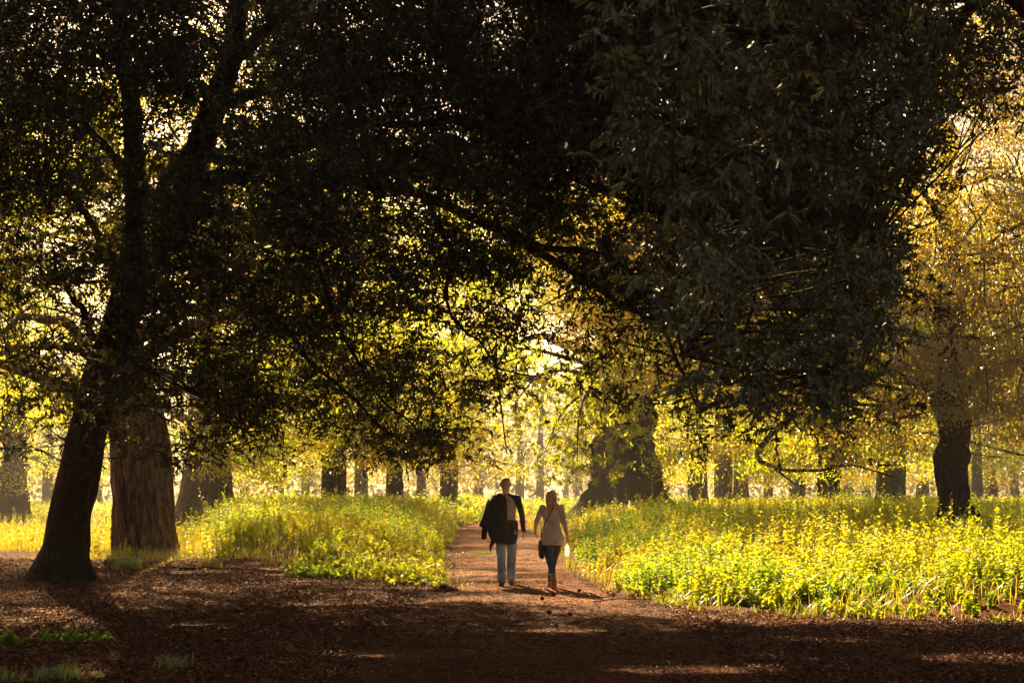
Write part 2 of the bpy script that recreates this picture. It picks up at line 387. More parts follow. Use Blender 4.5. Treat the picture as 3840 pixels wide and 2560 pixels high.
# column centres every 147, rows every 105 (in the 2352 wide frame)
TAU = {0: 0, 1: .10, 2: .2, 3: .35, 4: .5, 5: .7, 6: .95, 7: 1.3, 8: 1.9, 9: 2.9}
def cover(x, y):
    c = np.clip((x / 147).astype(int), 0, 16); r = np.clip((y / 105).astype(int), 0, 10)
    T = np.array([[TAU[int(ch)] for ch in row] for row in GRID])
    return T[r, c]

rng1 = np.random.default_rng(101)
base1 = np.array([*S(140, 1328, 24.2)[:2], 0.0]); base1[2] = 0
ev = empty('evergreen_oak', base1, 'tall dark evergreen oak leaning right, its low canopy roofing the clearing', 'tree')
tp = [(138, 1345, 24.2), (150, 1230, 24.1), (172, 1110, 24.0), (200, 990, 23.9), (232, 870, 23.8), (268, 760, 23.7), (310, 640, 23.6), (352, 530, 23.5), (405, 430, 23.3), (455, 340, 23.1), (500, 220, 22.9), (540, 80, 22.7), (560, -160, 22.5)]
pts = [S(*p) for p in tp]; pts[0][2] = -.15
rel, = local(ev, np.array(pts))
_, TP, TR = trunk_mesh(rel, [.36, .34, .325, .31, .30, .29, .28, .27, .25, .21, .18, .14, .10], 72, 150, 2.0, .36, 5, .03, 26, .1, .03, 3, M_bark_dark, 'trunk', ev)
LIMBS1 = [
    ([(320, 610, 23.6), (318, 450, 23.9), (305, 300, 24.2), (285, 150, 24.4), (270, 0, 24.6), (250, -200, 24.8)], .24, .10),
    ([(405, 425, 23.3), (480, 405, 23.1), (560, 402, 22.8), (640, 385, 22.4), (740, 398, 22.0), (860, 425, 21.6), (980, 455, 21.3), (1130, 520, 21.0), (1290, 610, 20.8), (1430, 700, 20.6)], .15, .05),
    ([(430, 415, 23.2), (520, 420, 23.4), (590, 412, 23.6), (645, 432, 23.8)], .09, .035),
    ([(455, 350, 23.1), (540, 372, 22.6), (620, 360, 22.1), (700, 330, 21.7), (800, 290, 21.3), (900, 280, 21.0), (1050, 275, 20.8), (1250, 320, 20.6), (1450, 400, 20.4)], .10, .035),
    ([(500, 240, 22.9), (650, 200, 23.4), (800, 190, 23.9), (940, 178, 24.3), (1060, 200, 24.6), (1250, 190, 24.8)], .11, .04),
    ([(268, 775, 23.7), (215, 765, 23.2), (190, 715, 23.0), (152, 655, 22.8)], .085, .05),
    ([(250, 840, 23.8), (160, 800, 24.6), (80, 800, 25.4), (-40, 830, 26.0)], .08, .03),
    ([(300, 690, 23.6), (230, 560, 22.8), (190, 470, 22.3), (120, 430, 22.0), (-20, 440, 21.6)], .08, .03),
    ([(318, 470, 23.9), (240, 330, 24.4), (150, 250, 24.8), (40, 230, 25.2), (-100, 200, 25.6)], .09, .03),
    ([(352, 530, 23.5), (450, 560, 22.6), (520, 640, 22.0), (620, 720, 21.4), (720, 830, 21.0), (820, 930, 20.7), (900, 1000, 20.5)], .08, .015),
    ([(640, 385, 22.4), (700, 520, 21.6), (740, 640, 21.2), (800, 800, 20.9), (880, 920, 20.6), (980, 1000, 20.4)], .06, .012),
    ([(980, 455, 21.3), (1040, 590, 21.0), (1020, 700, 20.8), (1100, 790, 20.7), (1150, 850, 20.6)], .05, .010),
    ([(1130, 520, 21.0), (1240, 560, 20.5), (1380, 590, 20.0), (1500, 700, 19.6), (1560, 850, 19.3), (1620, 950, 19.1)], .07, .015),
    ([(1430, 700, 20.6), (1560, 760, 19.6), (1720, 830, 18.9), (1860, 880, 18.4), (1960, 900, 18.2)], .06, .012),
    ([(268, 800, 23.7), (330, 850, 22.4), (430, 900, 21.7), (520, 960, 21.2), (560, 990, 21.0)], .05, .010),
    ([(1050, 275, 20.8), (1250, 380, 20.2), (1500, 480, 19.6), (1750, 520, 19.2), (2000, 560, 18.8)], .07, .02),
    ([(520, 150, 22.8), (650, 40, 22.0), (820, -60, 21.4), (1100, -120, 20.8), (1500, -120, 20.2), (1900, -60, 19.8)], .12, .04),
    ([(1250, 190, 24.8), (1450, 160, 24.4), (1700, 200, 24.0), (1950, 260, 23.6), (2200, 340, 23.4)], .06, .02),
]
nodes = [TP + np.array(ev.location)]
for q, (pp, a, b) in enumerate(LIMBS1):
    pr, = local(ev, np.array([S(*p) for p in pp]))
    L_ = limb(ev, pr, a, b, M_bark_dark, 30, 8, .10, q)
    nodes.append(L_ + np.array(ev.location))
nodes = np.concatenate(nodes)
# clumps of the canopy
NC = 9000
cx = rng1.uniform(-160, 2500, NC * 3); cy = rng1.uniform(-260, 1075, NC * 3)
cov = cover(np.clip(cx, 0, 2351), np.clip(cy, 0, 1080))
cov = np.where(cx > 1950, cov * .35, cov) * (1 - sst(2080, 2200, cx) * sst(150, 350, cy))
gapn = fbm(cx / 85, cy / 50, 0, 41) + .5 * fbm(cx / 30, cy / 20, 0, 43)
p = cov / 2.9 * np.where(gapn > -.12 + .10 * sst(350, 750, cy), 1.25, .08 + .10 * cov)
sel = rng1.random(len(cx)) < p * .62
cx, cy = cx[sel], cy[sel]
cY = rng1.uniform(19.2, 27, len(cx)) - np.clip((cx - 1200) / 1100, 0, 1) * 4.0
C1 = np.stack([(cx * K - 1920) / F * cY, cY, CAMH - (cy * K - HZ) / F * cY], -1)
# unseen crown above and left of the frame, widened to shade the near air
nx = 5200
top = np.stack([rng1.uniform(-21, 8, nx), rng1.uniform(14, 33, nx), rng1.uniform(3.5, 16.5, nx)], -1)
top = top[((top[:, 2] > 2.2 + .347 * top[:, 1]) | (top[:, 0] < -.38 * top[:, 1] - .6)) & (((top[:, 0] + 7) / 15) ** 2 + ((top[:, 1] - 23) / 10) ** 2 + ((top[:, 2] - 8) / 8.6) ** 2 < 1)]
side = np.stack([rng1.uniform(-11.5, -7.6, 260), rng1.uniform(19, 29, 260), rng1.uniform(3.0, 10, 260)], -1)
C1 = np.concatenate([C1, side])
C1 = C1[C1[:, 2] > 2.0]
mb = MB()
kk = keep(C1, rng1, .03)
C1 = C1[kk]
off1 = np.array(ev.location)
for c in C1[::3]:
    d = np.linalg.norm(nodes - c - np.array([0, 0, -.4]), axis=1); j = int(d.argmin())
    if d[j] > 3.2: continue
    a = nodes[j]; m = (a + c) / 2 + rng1.normal(size=3) * .18 * d[j] ** .5 + np.array([0, 0, .1])
    tube(mb, spline([a, m, c], 7) - off1, np.linspace(.014, .004, 7), 4, 1)
n_s = 10
SC_ = C1[:, None, :] + rng1.normal(size=(len(C1), n_s, 3)) * np.array([.22, .28, .13])
SC_ = SC_.reshape(-1, 3)
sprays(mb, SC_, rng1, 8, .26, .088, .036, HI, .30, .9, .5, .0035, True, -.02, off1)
top = top[keep(top, rng1, .02)]
TS = (top[:, None, :] + rng1.normal(size=(len(top), 8, 3)) * np.array([.45, .45, .25])).reshape(-1, 3)
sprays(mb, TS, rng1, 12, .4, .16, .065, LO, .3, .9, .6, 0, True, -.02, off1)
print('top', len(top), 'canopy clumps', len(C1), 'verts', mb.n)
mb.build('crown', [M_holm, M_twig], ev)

# ------------------------------------------------------------------ near evergreen hanging in from the right
rng2 = np.random.default_rng(202)
nb = np.array([4.9, 9.6, 0.0])
ne = empty('holm_oak', nb, 'evergreen tree hanging dense grey-green leaves down the upper right of the view', 'tree')
_, _, _ = trunk_mesh(np.array([[0, 0, -.1], [0, .1, 1.5], [-.15, .1, 3.2], [-.3, 0, 5.5], [-.4, -.1, 7.5]]), [.34, .30, .27, .2, .12], 32, 60, 1.6, .4, 5, .015, 20, .1, 0, 8, M_bark_dark, 'trunk', ne)
nodes2 = []
for q, (pp, a, b) in enumerate([
    ([(2750, 100, 9.6), (2450, -160, 9.2), (2150, -60, 8.8), (1900, 90, 8.3), (1650, 60, 7.9), (1450, 80, 7.6)], .055, .012),
    ([(2700, 120, 9.5), (2350, -80, 9.8), (2100, 180, 9.6), (1880, 420, 9.2), (1700, 560, 8.8), (1600, 700, 8.4), (1560, 820, 8.2)], .045, .010),
    ([(2600, 300, 9.4), (2400, 60, 9.0), (2250, -60, 8.2), (1900, -150, 7.6), (1500, -140, 7.2)], .09, .02),
    ([(2050, 330, 9.6), (1980, 500, 9.4), (1950, 700, 9.2), (1930, 850, 9.0)], .04, .008),
    ([(1900, 90, 8.3), (1800, 260, 8.0), (1640, 380, 7.6), (1480, 430, 7.3)], .03, .008)]):
    pr, = local(ne, np.array([S(*p) for p in pp]))
    nodes2.append(limb(ne, pr, a, b, M_bark_dark, 26, 7, .05, 40 + q) + nb)
nodes2 = np.concatenate(nodes2)
def inside_near(x, y):   # the outline of the hanging mass
    lx = np.interp(y, [-200, 0, 120, 250, 380, 450, 560, 640, 760, 860, 930], [1380, 1370, 1330, 1300, 1370, 1480, 1400, 1430, 1470, 1480, 1560])
    rx = np.interp(y, [-200, 0, 200, 400, 520, 640, 760, 860, 930], [2420, 2300, 2200, 2140, 2120, 2110, 2090, 2050, 1930])
    return np.minimum(x - lx, rx - x)
M_ = 5200
qx = rng2.uniform(1280, 2450, M_); qy = rng2.uniform(-200, 935, M_)
din = inside_near(qx, qy)
cl = fbm(qx / 60, qy / 80, 0, 51) + .4 * fbm(qx / 25, qy / 30, 0, 52)
sel = rng2.random(M_) < np.clip(din / 110 + .15, 0, 1) * np.where(cl > -.06 + .10 * sst(1500, 1750, qx) * sst(500, 700, qy), 1.0, .10) * (din > 0) * np.where(qy > 780, .75, 1)
qx, qy = qx[sel], qy[sel]
front = rng2.random(len(qx)) ** 1.2
qY = 6.9 + 3.6 * front + np.clip((qx - 1500) / 700, 0, 1) * .8
C2 = np.stack([(qx * K - 1920) / F * qY, qY, CAMH - (qy * K - HZ) / F * qY], -1)
mb = MB()
for c in C2[::6]:
    d = np.linalg.norm(nodes2 - c - np.array([0, 0, -.2]), axis=1); j = int(d.argmin())
    a = nodes2[j]; m = (a + c) / 2 + rng2.normal(size=3) * .05 + np.array([0, 0, .06])
    tube(mb, spline([a, m, c], 7) - nb, np.linspace(.010, .003, 7), 4, 1)
sprays(mb, C2, rng2, 13, .18, .060, .021, HI, .45, .75, .35, .002, False, 0, nb)
# rest of its crown, above and beside the frame
ext = np.stack([rng2.uniform(2.6, 7.5, 1500), rng2.uniform(6, 12.5, 1500), rng2.uniform(3.0, 8, 1500)], -1)
ext = ext[(ext[:, 0] > .40 * ext[:, 1]) | (ext[:, 2] > 1.5 + .37 * ext[:, 1])]
sprays(mb, ext, rng2, 9, .25, .085, .03, LO, .45, .75, .35, 0, False, 0, nb)
over = np.stack([rng2.uniform(-11, 13, 5200), rng2.uniform(6, 17, 5200), rng2.uniform(4.2, 11.5, 5200)], -1)  # unseen overhead leaves, added to shade the near air and floor
over = over[(over[:, 2] > 2.6 + .36 * np.maximum(over[:, 1], 0)) & (((over[:, 0] - 1) / 12) ** 2 + ((over[:, 1] - 4) / 13) ** 2 + ((over[:, 2] - 5) / 6.8) ** 2 < 1)]
over = over[keep(over, rng2, .05)]
sprays(mb, over, rng2, 22, .6, .20, .09, LO, .35, .9, .6, 0, True, 0, nb)
for c in over[::60]:
    a = np.array([-.3, 0, 5.5]) + nb
    tube(mb, spline([a, (a + c) / 2 + [0, 0, .8], c], 8) - nb, np.linspace(.09, .01, 8), 5, 1)
print('near crown', len(C2), len(over), mb.n)
mb.build('crown', [M_holm_near, M_twig], ne)

# ------------------------------------------------------------------ background trees
def crown_pts(rng, c, rx, ry, rz, ncl, zmin):
    P = rng.normal(size=(ncl * 2, 3)); P = nrm(P) * (rng.random((ncl * 2, 1)) ** .45)
    P = P[:ncl] * np.array([rx, ry, rz]) + c
    P[:, 2] = np.maximum(P[:, 2], zmin + rng.random(ncl) * 1.3)
    return P
def bg_tree(name, label, xs, w, Y, mat, leaf, LL=.14, ncl=130, per=260, R_=(7, 7, 6), zc=8.6, zmin=2.6, h=9, lean=0, trunk_kw=None, group='old trees standing in the undergrowth', seed=1, rmul=1.0, cull=True, sink=.3, cat='tree', sides=40, offs=(0, 0), low=17):
    rng = np.random.default_rng(seed * 31 + 7)
    x = (xs * K - 1920) / F * Y; r = w * K / F * Y / 2 * rmul
    z0 = float(H(x, Y))
    o = empty(name, (x, Y, z0), label, cat, group)
    kw = dict(flare=1.5, fh=.7, lobes=5, rib=.03 * r * 2, ribn=18, twist=.1, knob=0, seed=seed)
    kw.update(trunk_kw or {})
    pth = [[0, 0, -.2], [lean * .15, 0, h * .2], [lean * .5, .1, h * .5], [lean, 0, h * .8], [lean * 1.2, .2, h * 1.25]]
    trunk_mesh(np.array(pth), [r * 1.05, r, r * .93, r * .55, r * .2], sides, 70, mat=mat, parent=o, **kw)
    nl = 5
    for q in range(nl):
        a = q / nl * 2 * PI + seed; z = h * (.42 + .1 * q)
        reach = R_[0] * .75
        p0 = np.array([lean * .6, 0, z]); d = np.array([math.cos(a), math.sin(a), 0])
        limb(o, [p0, p0 + d * reach * .35 + [0, 0, 1.0], p0 + d * reach * .7 + [0, 0, 1.4], p0 + d * reach + [0, 0, .6 if q < 3 else 2.5]], r * .32, .04, mat, 14, 6, .3, seed + q)
    cl = crown_pts(rng, np.array([lean + offs[0], offs[1], zc + (.9 if Y > 60 else 0)]), R_[0], R_[1], R_[2] + (2.6 if Y > 60 else 0), int(ncl * (1.25 if Y > 60 else 1)), zmin)
    if Y > 57:
        nlow = low; aa = rng.choice(rng.uniform(0, 2 * PI, 5), nlow) + rng.normal(size=nlow) * .3; r_ = rng.uniform(.35, 1.0, nlow) * R_[0]
        cl = np.vstack([cl, np.stack([lean + offs[0] + np.cos(aa) * r_, offs[1] + np.sin(aa) * r_, rng.uniform(1.9, 3.8, nlow)], -1)])
    ncl = len(cl)
    mb = MB()
    wc = cl + np.array(o.location)
    per = int(per * .72)
    P = wc[:, None, :] + rng.normal(size=(ncl, per, 3)) * np.array([.62, .62, .24])
    P[..., 2] -= .12 * np.linalg.norm(P[..., :2] - wc[:, None, :2], axis=-1)
    ct = np.repeat(np.clip(rng.normal(.5, .25, ncl), 0, 1), per)
    P = P.reshape(-1, 3)
    if cull:
        k = keep(P, rng); P = P[k]; ct = ct[k]
    ax = rng.normal(size=P.shape); ax[:, 2] -= .7
    leaves(mb, P - np.array(o.location), ax, LL, LL * .42, .8, LO, 0, rng, np.clip(ct * .7 + rng.random(len(P)) * .35, 0, 1))
    A = wc[rng.random(ncl) < .8] - np.array(o.location)
    for c in A:
        j = np.array([lean * .6 + c[0] * .25, c[1] * .25, max(c[2] - .5, h * .35)])
        tube(mb, spline([j, (j + c) / 2 + rng.normal(size=3) * .35, c], 6), np.linspace(.05, .012, 6), 4, 1)
    mb.build('crown', [leaf, M_twig], o)
    return o

G1 = 'old trees standing in the undergrowth'
bg_tree('chestnut_tree', 'stout tree with deep twisted reddish bark ridges just behind the leaning trunk', 333, 143, 37, M_bark_rib, M_gold, .13, 280, 360, (9, 10.5, 4.8), 9.2, 3.8, 6.8, -.5,
        dict(flare=1.4, fh=.3, lobes=4, rib=.20, ribn=22, twist=.09, seed=2), seed=2, rmul=.93, sides=200, offs=(2.5, 5))
bg_tree('chestnut_tree', 'broad brown trunk widening at its foot, second tree right of the leaning trunk', 470, 96, 62, M_bark_grey, M_gold, .16, 200, 300, (8, 8, 5), 8.8, 3.2, 10, .2, dict(flare=1.75, fh=1.3), seed=3, sides=90)
bg_tree('chestnut_tree', 'lumpy hazy trunk at the left edge of the meadow', 33, 52, 78, M_bark_knob, M_gold, .17, 110, 240, (8, 8, 5), 8.4, 2.6, 10, 0, dict(flare=1.1, knob=.22), seed=4)
bg_tree('chestnut_tree', 'straight dark brown trunk rising behind the brightest nettles', 768, 56, 70, M_bark_knob, M_gold, .16, 200, 330, (8.5, 9, 5), 8.2, 2.6, 10, 0, dict(flare=1.15), seed=5, offs=(1, -6))
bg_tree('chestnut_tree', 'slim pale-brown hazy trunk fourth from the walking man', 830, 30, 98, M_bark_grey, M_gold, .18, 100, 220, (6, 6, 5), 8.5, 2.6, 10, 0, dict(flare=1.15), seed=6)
bg_tree('chestnut_tree', 'slim trunk with a dark foot midway between thick trunk and walking man', 907, 35, 82, M_bark_knob, M_gold, .17, 170, 300, (8, 9, 5), 8.2, 2.5, 10, 0, dict(flare=1.2, knob=.06), seed=7, offs=(0, -6))
bg_tree('chestnut_tree', 'smooth brown trunk tapering downwards, nearest to the left of the walking man', 1030, 40, 84, M_bark_grey, M_gold, .17, 110, 240, (6, 6, 5), 8.5, 2.6, 10, .3, dict(flare=1.05), seed=8)
bg_tree('sweet_chestnut', 'huge old dark trunk with massively swollen foot right of the woman', 1443, 132, 58, M_bark_dark, M_green, .17, 280, 300, (9.5, 9.5, 5), 9.6, 4.2, 11, -.5, dict(flare=2.2, fh=.95, lobes=5, rib=.14, ribn=16, knob=.22), seed=9, sides=130, offs=(2, -7), low=0)
bg_tree('chestnut_tree', 'pale hazy trunk peeping out behind the huge swollen foot', 1523, 32, 98, M_bark_grey, M_gold, .18, 100, 220, (6, 6, 5), 8.5, 2.8, 10, 0, None, seed=10)
bg_tree('chestnut_tree', 'dark forked-looking trunk next right of the huge old trunk', 1602, 46, 82, M_bark_knob, M_gold, .16, 110, 240, (6, 6, 5), 8.6, 2.9, 10, -.3, dict(flare=1.3), seed=11)
bg_tree('chestnut_tree', 'reddish brown straight trunk in the middle of the right-hand group', 1661, 42, 76, M_bark_rib, M_gold, .16, 110, 240, (6, 6, 5), 8.6, 3.0, 10, 0, dict(flare=1.1), seed=12)
bg_tree('chestnut_tree', 'short-looking grey hazy trunk touching the reddish brown one', 1703, 34, 96, M_bark_grey, M_gold, .18, 100, 220, (6, 6, 5), 8.5, 2.8, 10, 0, None, seed=13)
bg_tree('chestnut_tree', 'pale faint trunk in haze left of the burred stump-like trunk', 1832, 36, 112, M_bark_grey, M_gold, .2, 90, 200, (6, 6, 5), 8.5, 2.8, 10, 0, None, seed=14)
bg_tree('chestnut_tree', 'dark burred trunk under the bare drooping bough', 1903, 46, 70, M_bark_knob, M_oak, .16, 200, 280, (8, 8, 5), 8.6, 2.8, 10, 0, dict(flare=1.1, knob=.12), seed=15)
bg_tree('beech_tree', 'pale grey smooth trunk hung with small leaves, among darker trunks', 2046, 66, 60, M_bark_pale, M_green, .15, 240, 300, (9, 8.5, 5), 8.6, 2.9, 10, .1, dict(flare=1.12, rib=.01), seed=16, sides=70, offs=(-1, -5))
bg_tree('chestnut_tree', 'thin greyish trunk between pale trunk and knobbly oak', 2120, 27, 105, M_bark_grey, M_gold, .18, 90, 200, (6, 6, 5), 8.5, 2.8, 10, 0, None, seed=17)
bg_tree('oak_tree', 'gnarled dark oak with bulging burrs and bronze leaves near the right edge', 2196, 74, 33.5, M_bark_knob, M_oak, .10, 300, 480, (7.6, 7.5, 4.6), 7.2, 3.2, 8, -.15, dict(flare=1.12, fh=.4, knob=.15, rib=.03, ribn=20), seed=18, rmul=.82, sides=120, offs=(-1.8, 3))
bg_tree('chestnut_tree', 'slender hazy trunk directly right of the gnarled oak', 2243, 24, 92, M_bark_grey, M_gold, .18, 90, 200, (6, 6, 5), 8.5, 2.8, 10, 0, None, seed=19)

# distant trees: three crowns shared by many
def far_proto(seed):
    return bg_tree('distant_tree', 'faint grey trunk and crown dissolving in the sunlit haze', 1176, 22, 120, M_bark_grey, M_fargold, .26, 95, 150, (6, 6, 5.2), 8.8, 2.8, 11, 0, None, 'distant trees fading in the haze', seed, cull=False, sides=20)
def copy_tree(src, loc, rot, sc):
    r = src.copy(); COL.objects.link(r); r.location = loc; r.rotation_euler = (0, 0, rot); r.scale = (sc, sc, sc)
    for ch in src.children:
        c = ch.copy(); COL.objects.link(c); c.parent = r
    return r
protos = [far_proto(60 + i) for i in range(3)]
rngf = np.random.default_rng(9)
spots = [(968, 125), (640, 112), (702, 146), (1765, 118), (1950, 132), (1990, 150), (2165, 140), (2278, 104), (2330, 126), (110, 128), (225, 150), (560, 140), (-60, 95), (2440, 95), (1100, 160), (1330, 165)]
for i, (xs, Y) in enumerate(spots):
    X = (xs * K - 1920) / F * Y
    loc = (X, Y, float(H(X, Y)))
    if i < 3:
        o = protos[i]; o.location = loc
    else:
        copy_tree(protos[i % 3], loc, rngf.uniform(0, 6.28), rngf.uniform(.85, 1.15))

# far woodland closing the view
rw = np.random.default_rng(77); mb = MB()
n = 52000
x = rw.uniform(-110, 110, n); y = rw.uniform(138, 215, n)
topz = 15.5 + 3.5 * fbm(x * .09, y * .05, 0, 61); z = topz * rw.random(n) ** .75
x2 = x; dens = fbm(x * .22, y * .15, z * .3, 62) > -.25
gap = np.abs(x + .004 * y) < 4 + 0 * z
k = dens & ~(gap & (z > 13))
P = np.stack([x, y, z], -1)[k]
ax = rw.normal(size=P.shape)
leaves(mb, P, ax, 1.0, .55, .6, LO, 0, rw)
for i in range(22):
    X, Y = rw.uniform(-100, 100), rw.uniform(136, 200)
    tube(mb, np.array([[X, Y, -.5], [X + rw.normal() * .2, Y, 5], [X + rw.normal() * .4, Y, 12]]), np.array([.75, .6, .25]) * rw.uniform(.5, 1.1), 7, 1)
th_ = rw.uniform(math.radians(128), math.radians(412), 42000)     # unseen woodland ring beside and behind, added to cut low sky light
rr_ = 34 + 26 * rw.random(42000) + 50 * np.maximum(0, np.sin(th_)) ; X_, Y_ = rr_ * np.cos(th_), rr_ * np.sin(th_) + 4
Z_ = (15 + 3 * fbm(X_ * .1, Y_ * .1, 0, 66)) * rw.random(42000)
k = np.abs(X_) > .45 * Y_ + 14
P = np.stack([X_, Y_, Z_], -1)[k]
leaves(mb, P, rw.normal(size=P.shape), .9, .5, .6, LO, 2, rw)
tag(mb.build('far_woodland', [M_far, M_bark_grey, M_holm]), 'hazy wall of distant woodland behind the old trees, with an added unseen ring round the clearing', 'woodland', kind='stuff')

# ------------------------------------------------------------------ the big bright chestnut boughs: long leaflets hanging left of the huge trunk
rb = np.random.default_rng(303)
big = [o for o in bpy.data.objects if o.name.startswith('sweet_chestnut')][0]
offb = np.array(big.location)
mbb = MB()
bough = []
for pp in ([(1400, 880, 55), (1300, 850, 51), (1230, 870, 48), (1180, 930, 47)], [(1400, 900, 55), (1340, 905, 51), (1290, 950, 49), (1250, 1040, 48)],
           [(1410, 860, 54), (1430, 880, 50), (1440, 940, 48), (1400, 1030, 47)], [(1390, 870, 56), (1350, 890, 50), (1330, 960, 47), (1325, 1060, 46)], [(1400, 850, 55), (1200, 800, 50), (1120, 850, 49)]):
    P = spline([S(*p) for p in pp], 24); bough.append(P)
    tube(mbb, P - offb, np.linspace(.10, .012, 24), 6, 1)
bough = np.concatenate(bough)
C = bough[rb.integers(0, len(bough), 700)] + rb.normal(size=(700, 3)) * np.array([.38, .6, .45]) + np.array([0, 0, -.35])
pz = (HZ - (C[:, 2] - CAMH) / C[:, 1] * F * -1) 
D = rb.normal(size=(700, 3)); D[:, 2] = -.6 - np.abs(D[:, 2]) * .4; D = nrm(D)
per = 9
ax = D[:, None, :] * .5 + rb.normal(size=(700, per, 3)) * .7 + np.array([0, 0, -.35])
bs = C[:, None, :] + D[:, None, :] * (np.linspace(0, .12, per)[None, :, None])
bs = bs.reshape(-1, 3); ax = ax.reshape(-1, 3)
k = bs[:, 2] > 1.7
leaves(mbb, bs[k] - offb, ax[k], .21, .062, .5, HI, 0, rb)
mbb.build('hanging_bough', [M_green, M_twig], big)

def tree_by(words): return [o for o in bpy.data.objects if words in o.get('label', '')][0]
def curtain(tree, x0, x1, y0, y1, Y0, Y1, n, per, LL, mat, seed, sx=60, sy=40, thr=-.1, ybot=None, sig=.42, leak=.25):
    # leafy boughs hanging from the tree's crown: layered sprays with gaps
    rng = np.random.default_rng(seed); off = np.array(tree.location)
    qx, qy, Y = rng.uniform(x0, x1, n * 3), rng.uniform(y0, y1, n * 3), rng.uniform(Y0, Y1, n * 3)
    k = fbm(qx / sx, qy / sy, Y * .12, seed) > thr
    if ybot is not None: k &= qy < np.interp(qx, *ybot)
    qx, qy, Y = qx[k][:n], qy[k][:n], Y[k][:n]
    C = np.stack([(qx * K - 1920) / F * Y, Y, CAMH - (qy * K - HZ) / F * Y], -1)
    mb = MB(); m = len(C)
    P = C[:, None, :] + rng.normal(size=(m, per, 3)) * np.array([sig, sig, sig * .38])
    P[..., 2] -= .25 * np.abs(P[..., 0] - C[:, None, 0])
    ct = np.repeat(np.clip(rng.normal(.5, .25, m), 0, 1), per); P = P.reshape(-1, 3)
    k = (P[:, 2] > 1.7) & keep(P, rng, leak, 2.0); P = P[k]; ct = ct[k]
    ax = rng.normal(size=P.shape); ax[:, 2] -= .8
    leaves(mb, P - off, ax, LL, LL * .44, .7, HI if LL < .12 else LO, 0, rng, np.clip(ct * .7 + rng.random(len(P)) * .35, 0, 1))
    for c in C[::3]:
        e = c + np.array([rng.normal() * .3, rng.uniform(0, .8), rng.uniform(.5, 1.4)]) + (off + [0, 0, 7] - c) * .08
        tube(mb, spline([e, (c + e) / 2 + rng.normal(size=3) * .08, c], 5) - off, np.linspace(.022, .006, 5), 4, 1)
    return mb.build('bough', [mat, M_twig], tree)
curtain(tree_by('gnarled dark oak'), 2070, 2440, 20, 1010, 30.4, 33.2, 600, 100, .085, M_oak, 71, 50, 40, -.20, ([2095, 2140, 2200, 2260, 2352, 2440], [900, 960, 940, 960, 1030, 1040]), .34, .75)
curtain(tree_by('gnarled dark oak'), 1740, 2110, 880, 1080, 32, 35, 60, 120, .085, M_oak, 72, 40, 25, 0, ([1740, 1900, 2110], [1060, 1070, 1040]), .30)
curtain(tree_by('deep twisted reddish'), -80, 270, 180, 960, 39, 44, 300, 150, .115, M_gold, 73, 70, 40, -.08, None, .42)
curtain(tree_by('rising behind the brightest'), 520, 1120, 560, 1085, 57, 65, 300, 130, .17, M_gold, 74, 70, 35, -.1, ([520, 700, 850, 1000, 1120], [1090, 1060, 1050, 1085, 1110]), .6)
curtain(tree_by('dark burred trunk'), 1490, 2110, 820, 1070, 50, 58, 110, 130, .13, M_gold, 75, 50, 25, .05, ([1490, 1600, 1750, 1900, 2110], [1060, 1090, 1070, 1085, 1095]), .5)
curtain(tree_by('second tree right of the leaning'), 390, 700, 560, 1090, 52, 60, 130, 130, .16, M_gold, 76, 60, 35, -.05, ([390, 540, 620, 700], [1000, 1090, 1110, 1060]), .5)

ok_ = tree_by('gnarled dark oak'); ro = np.random.default_rng(88); mb = MB(); offo = np.array(ok_.location)  # hidden high oak bough, added to shade the undergrowth on the right
c_ = np.stack([ro.uniform(1.2, 8.5, 330), ro.uniform(34, 45, 330), ro.uniform(6.2, 11, 330)], -1)
P = (c_[:, None, :] + ro.normal(size=(330, 150, 3)) * np.array([.5, .5, .22])).reshape(-1, 3); P = P[keep(P, ro)]
leaves(mb, P - offo, ro.normal(size=P.shape) - [0, 0, .6], .12, .06, .7, LO, 0, ro)
for c in c_[::6]:
    e = offo + [-1.5, 2, 6]; tube(mb, spline([e, (c + e) / 2 + [0, 0, .8], c], 8) - offo, np.linspace(.09, .012, 8), 5, 1)
mb.build('bough', [M_oak, M_twig], ok_)
# bare drooping bough on the right of the view, part of the burred tree
bt = [o for o in bpy.data.objects if 'bare drooping bough' in o.get('label', '')][0]
def boughline(parent, pp, r0, r1):
    pr, = local(parent, np.array([S(*p) for p in pp])); limb(parent, pr, r0, r1, M_bark_dark, 24, 6, .05, len(pp), 'bough')
boughline(bt, [(1903, 1000, 69), (1840, 950, 50), (1740, 1040, 45), (1800, 1075, 44), (1880, 1080, 44), (1960, 1070, 43.5), (2050, 1095, 43)], .14, .02)
boughline(bt, [(1780, 1070, 44), (1810, 1100, 43.5), (1870, 1128, 43)], .05, .015)
boughline(ev, [(560, 990, 21.0), (640, 1030, 20.8), (720, 1060, 20.6)], .012, .003)
boughline(ev, [(430, 980, 21.5), (480, 1030, 21.4), (560, 1065, 21.3), (640, 1098, 21.2)], .016, .003)

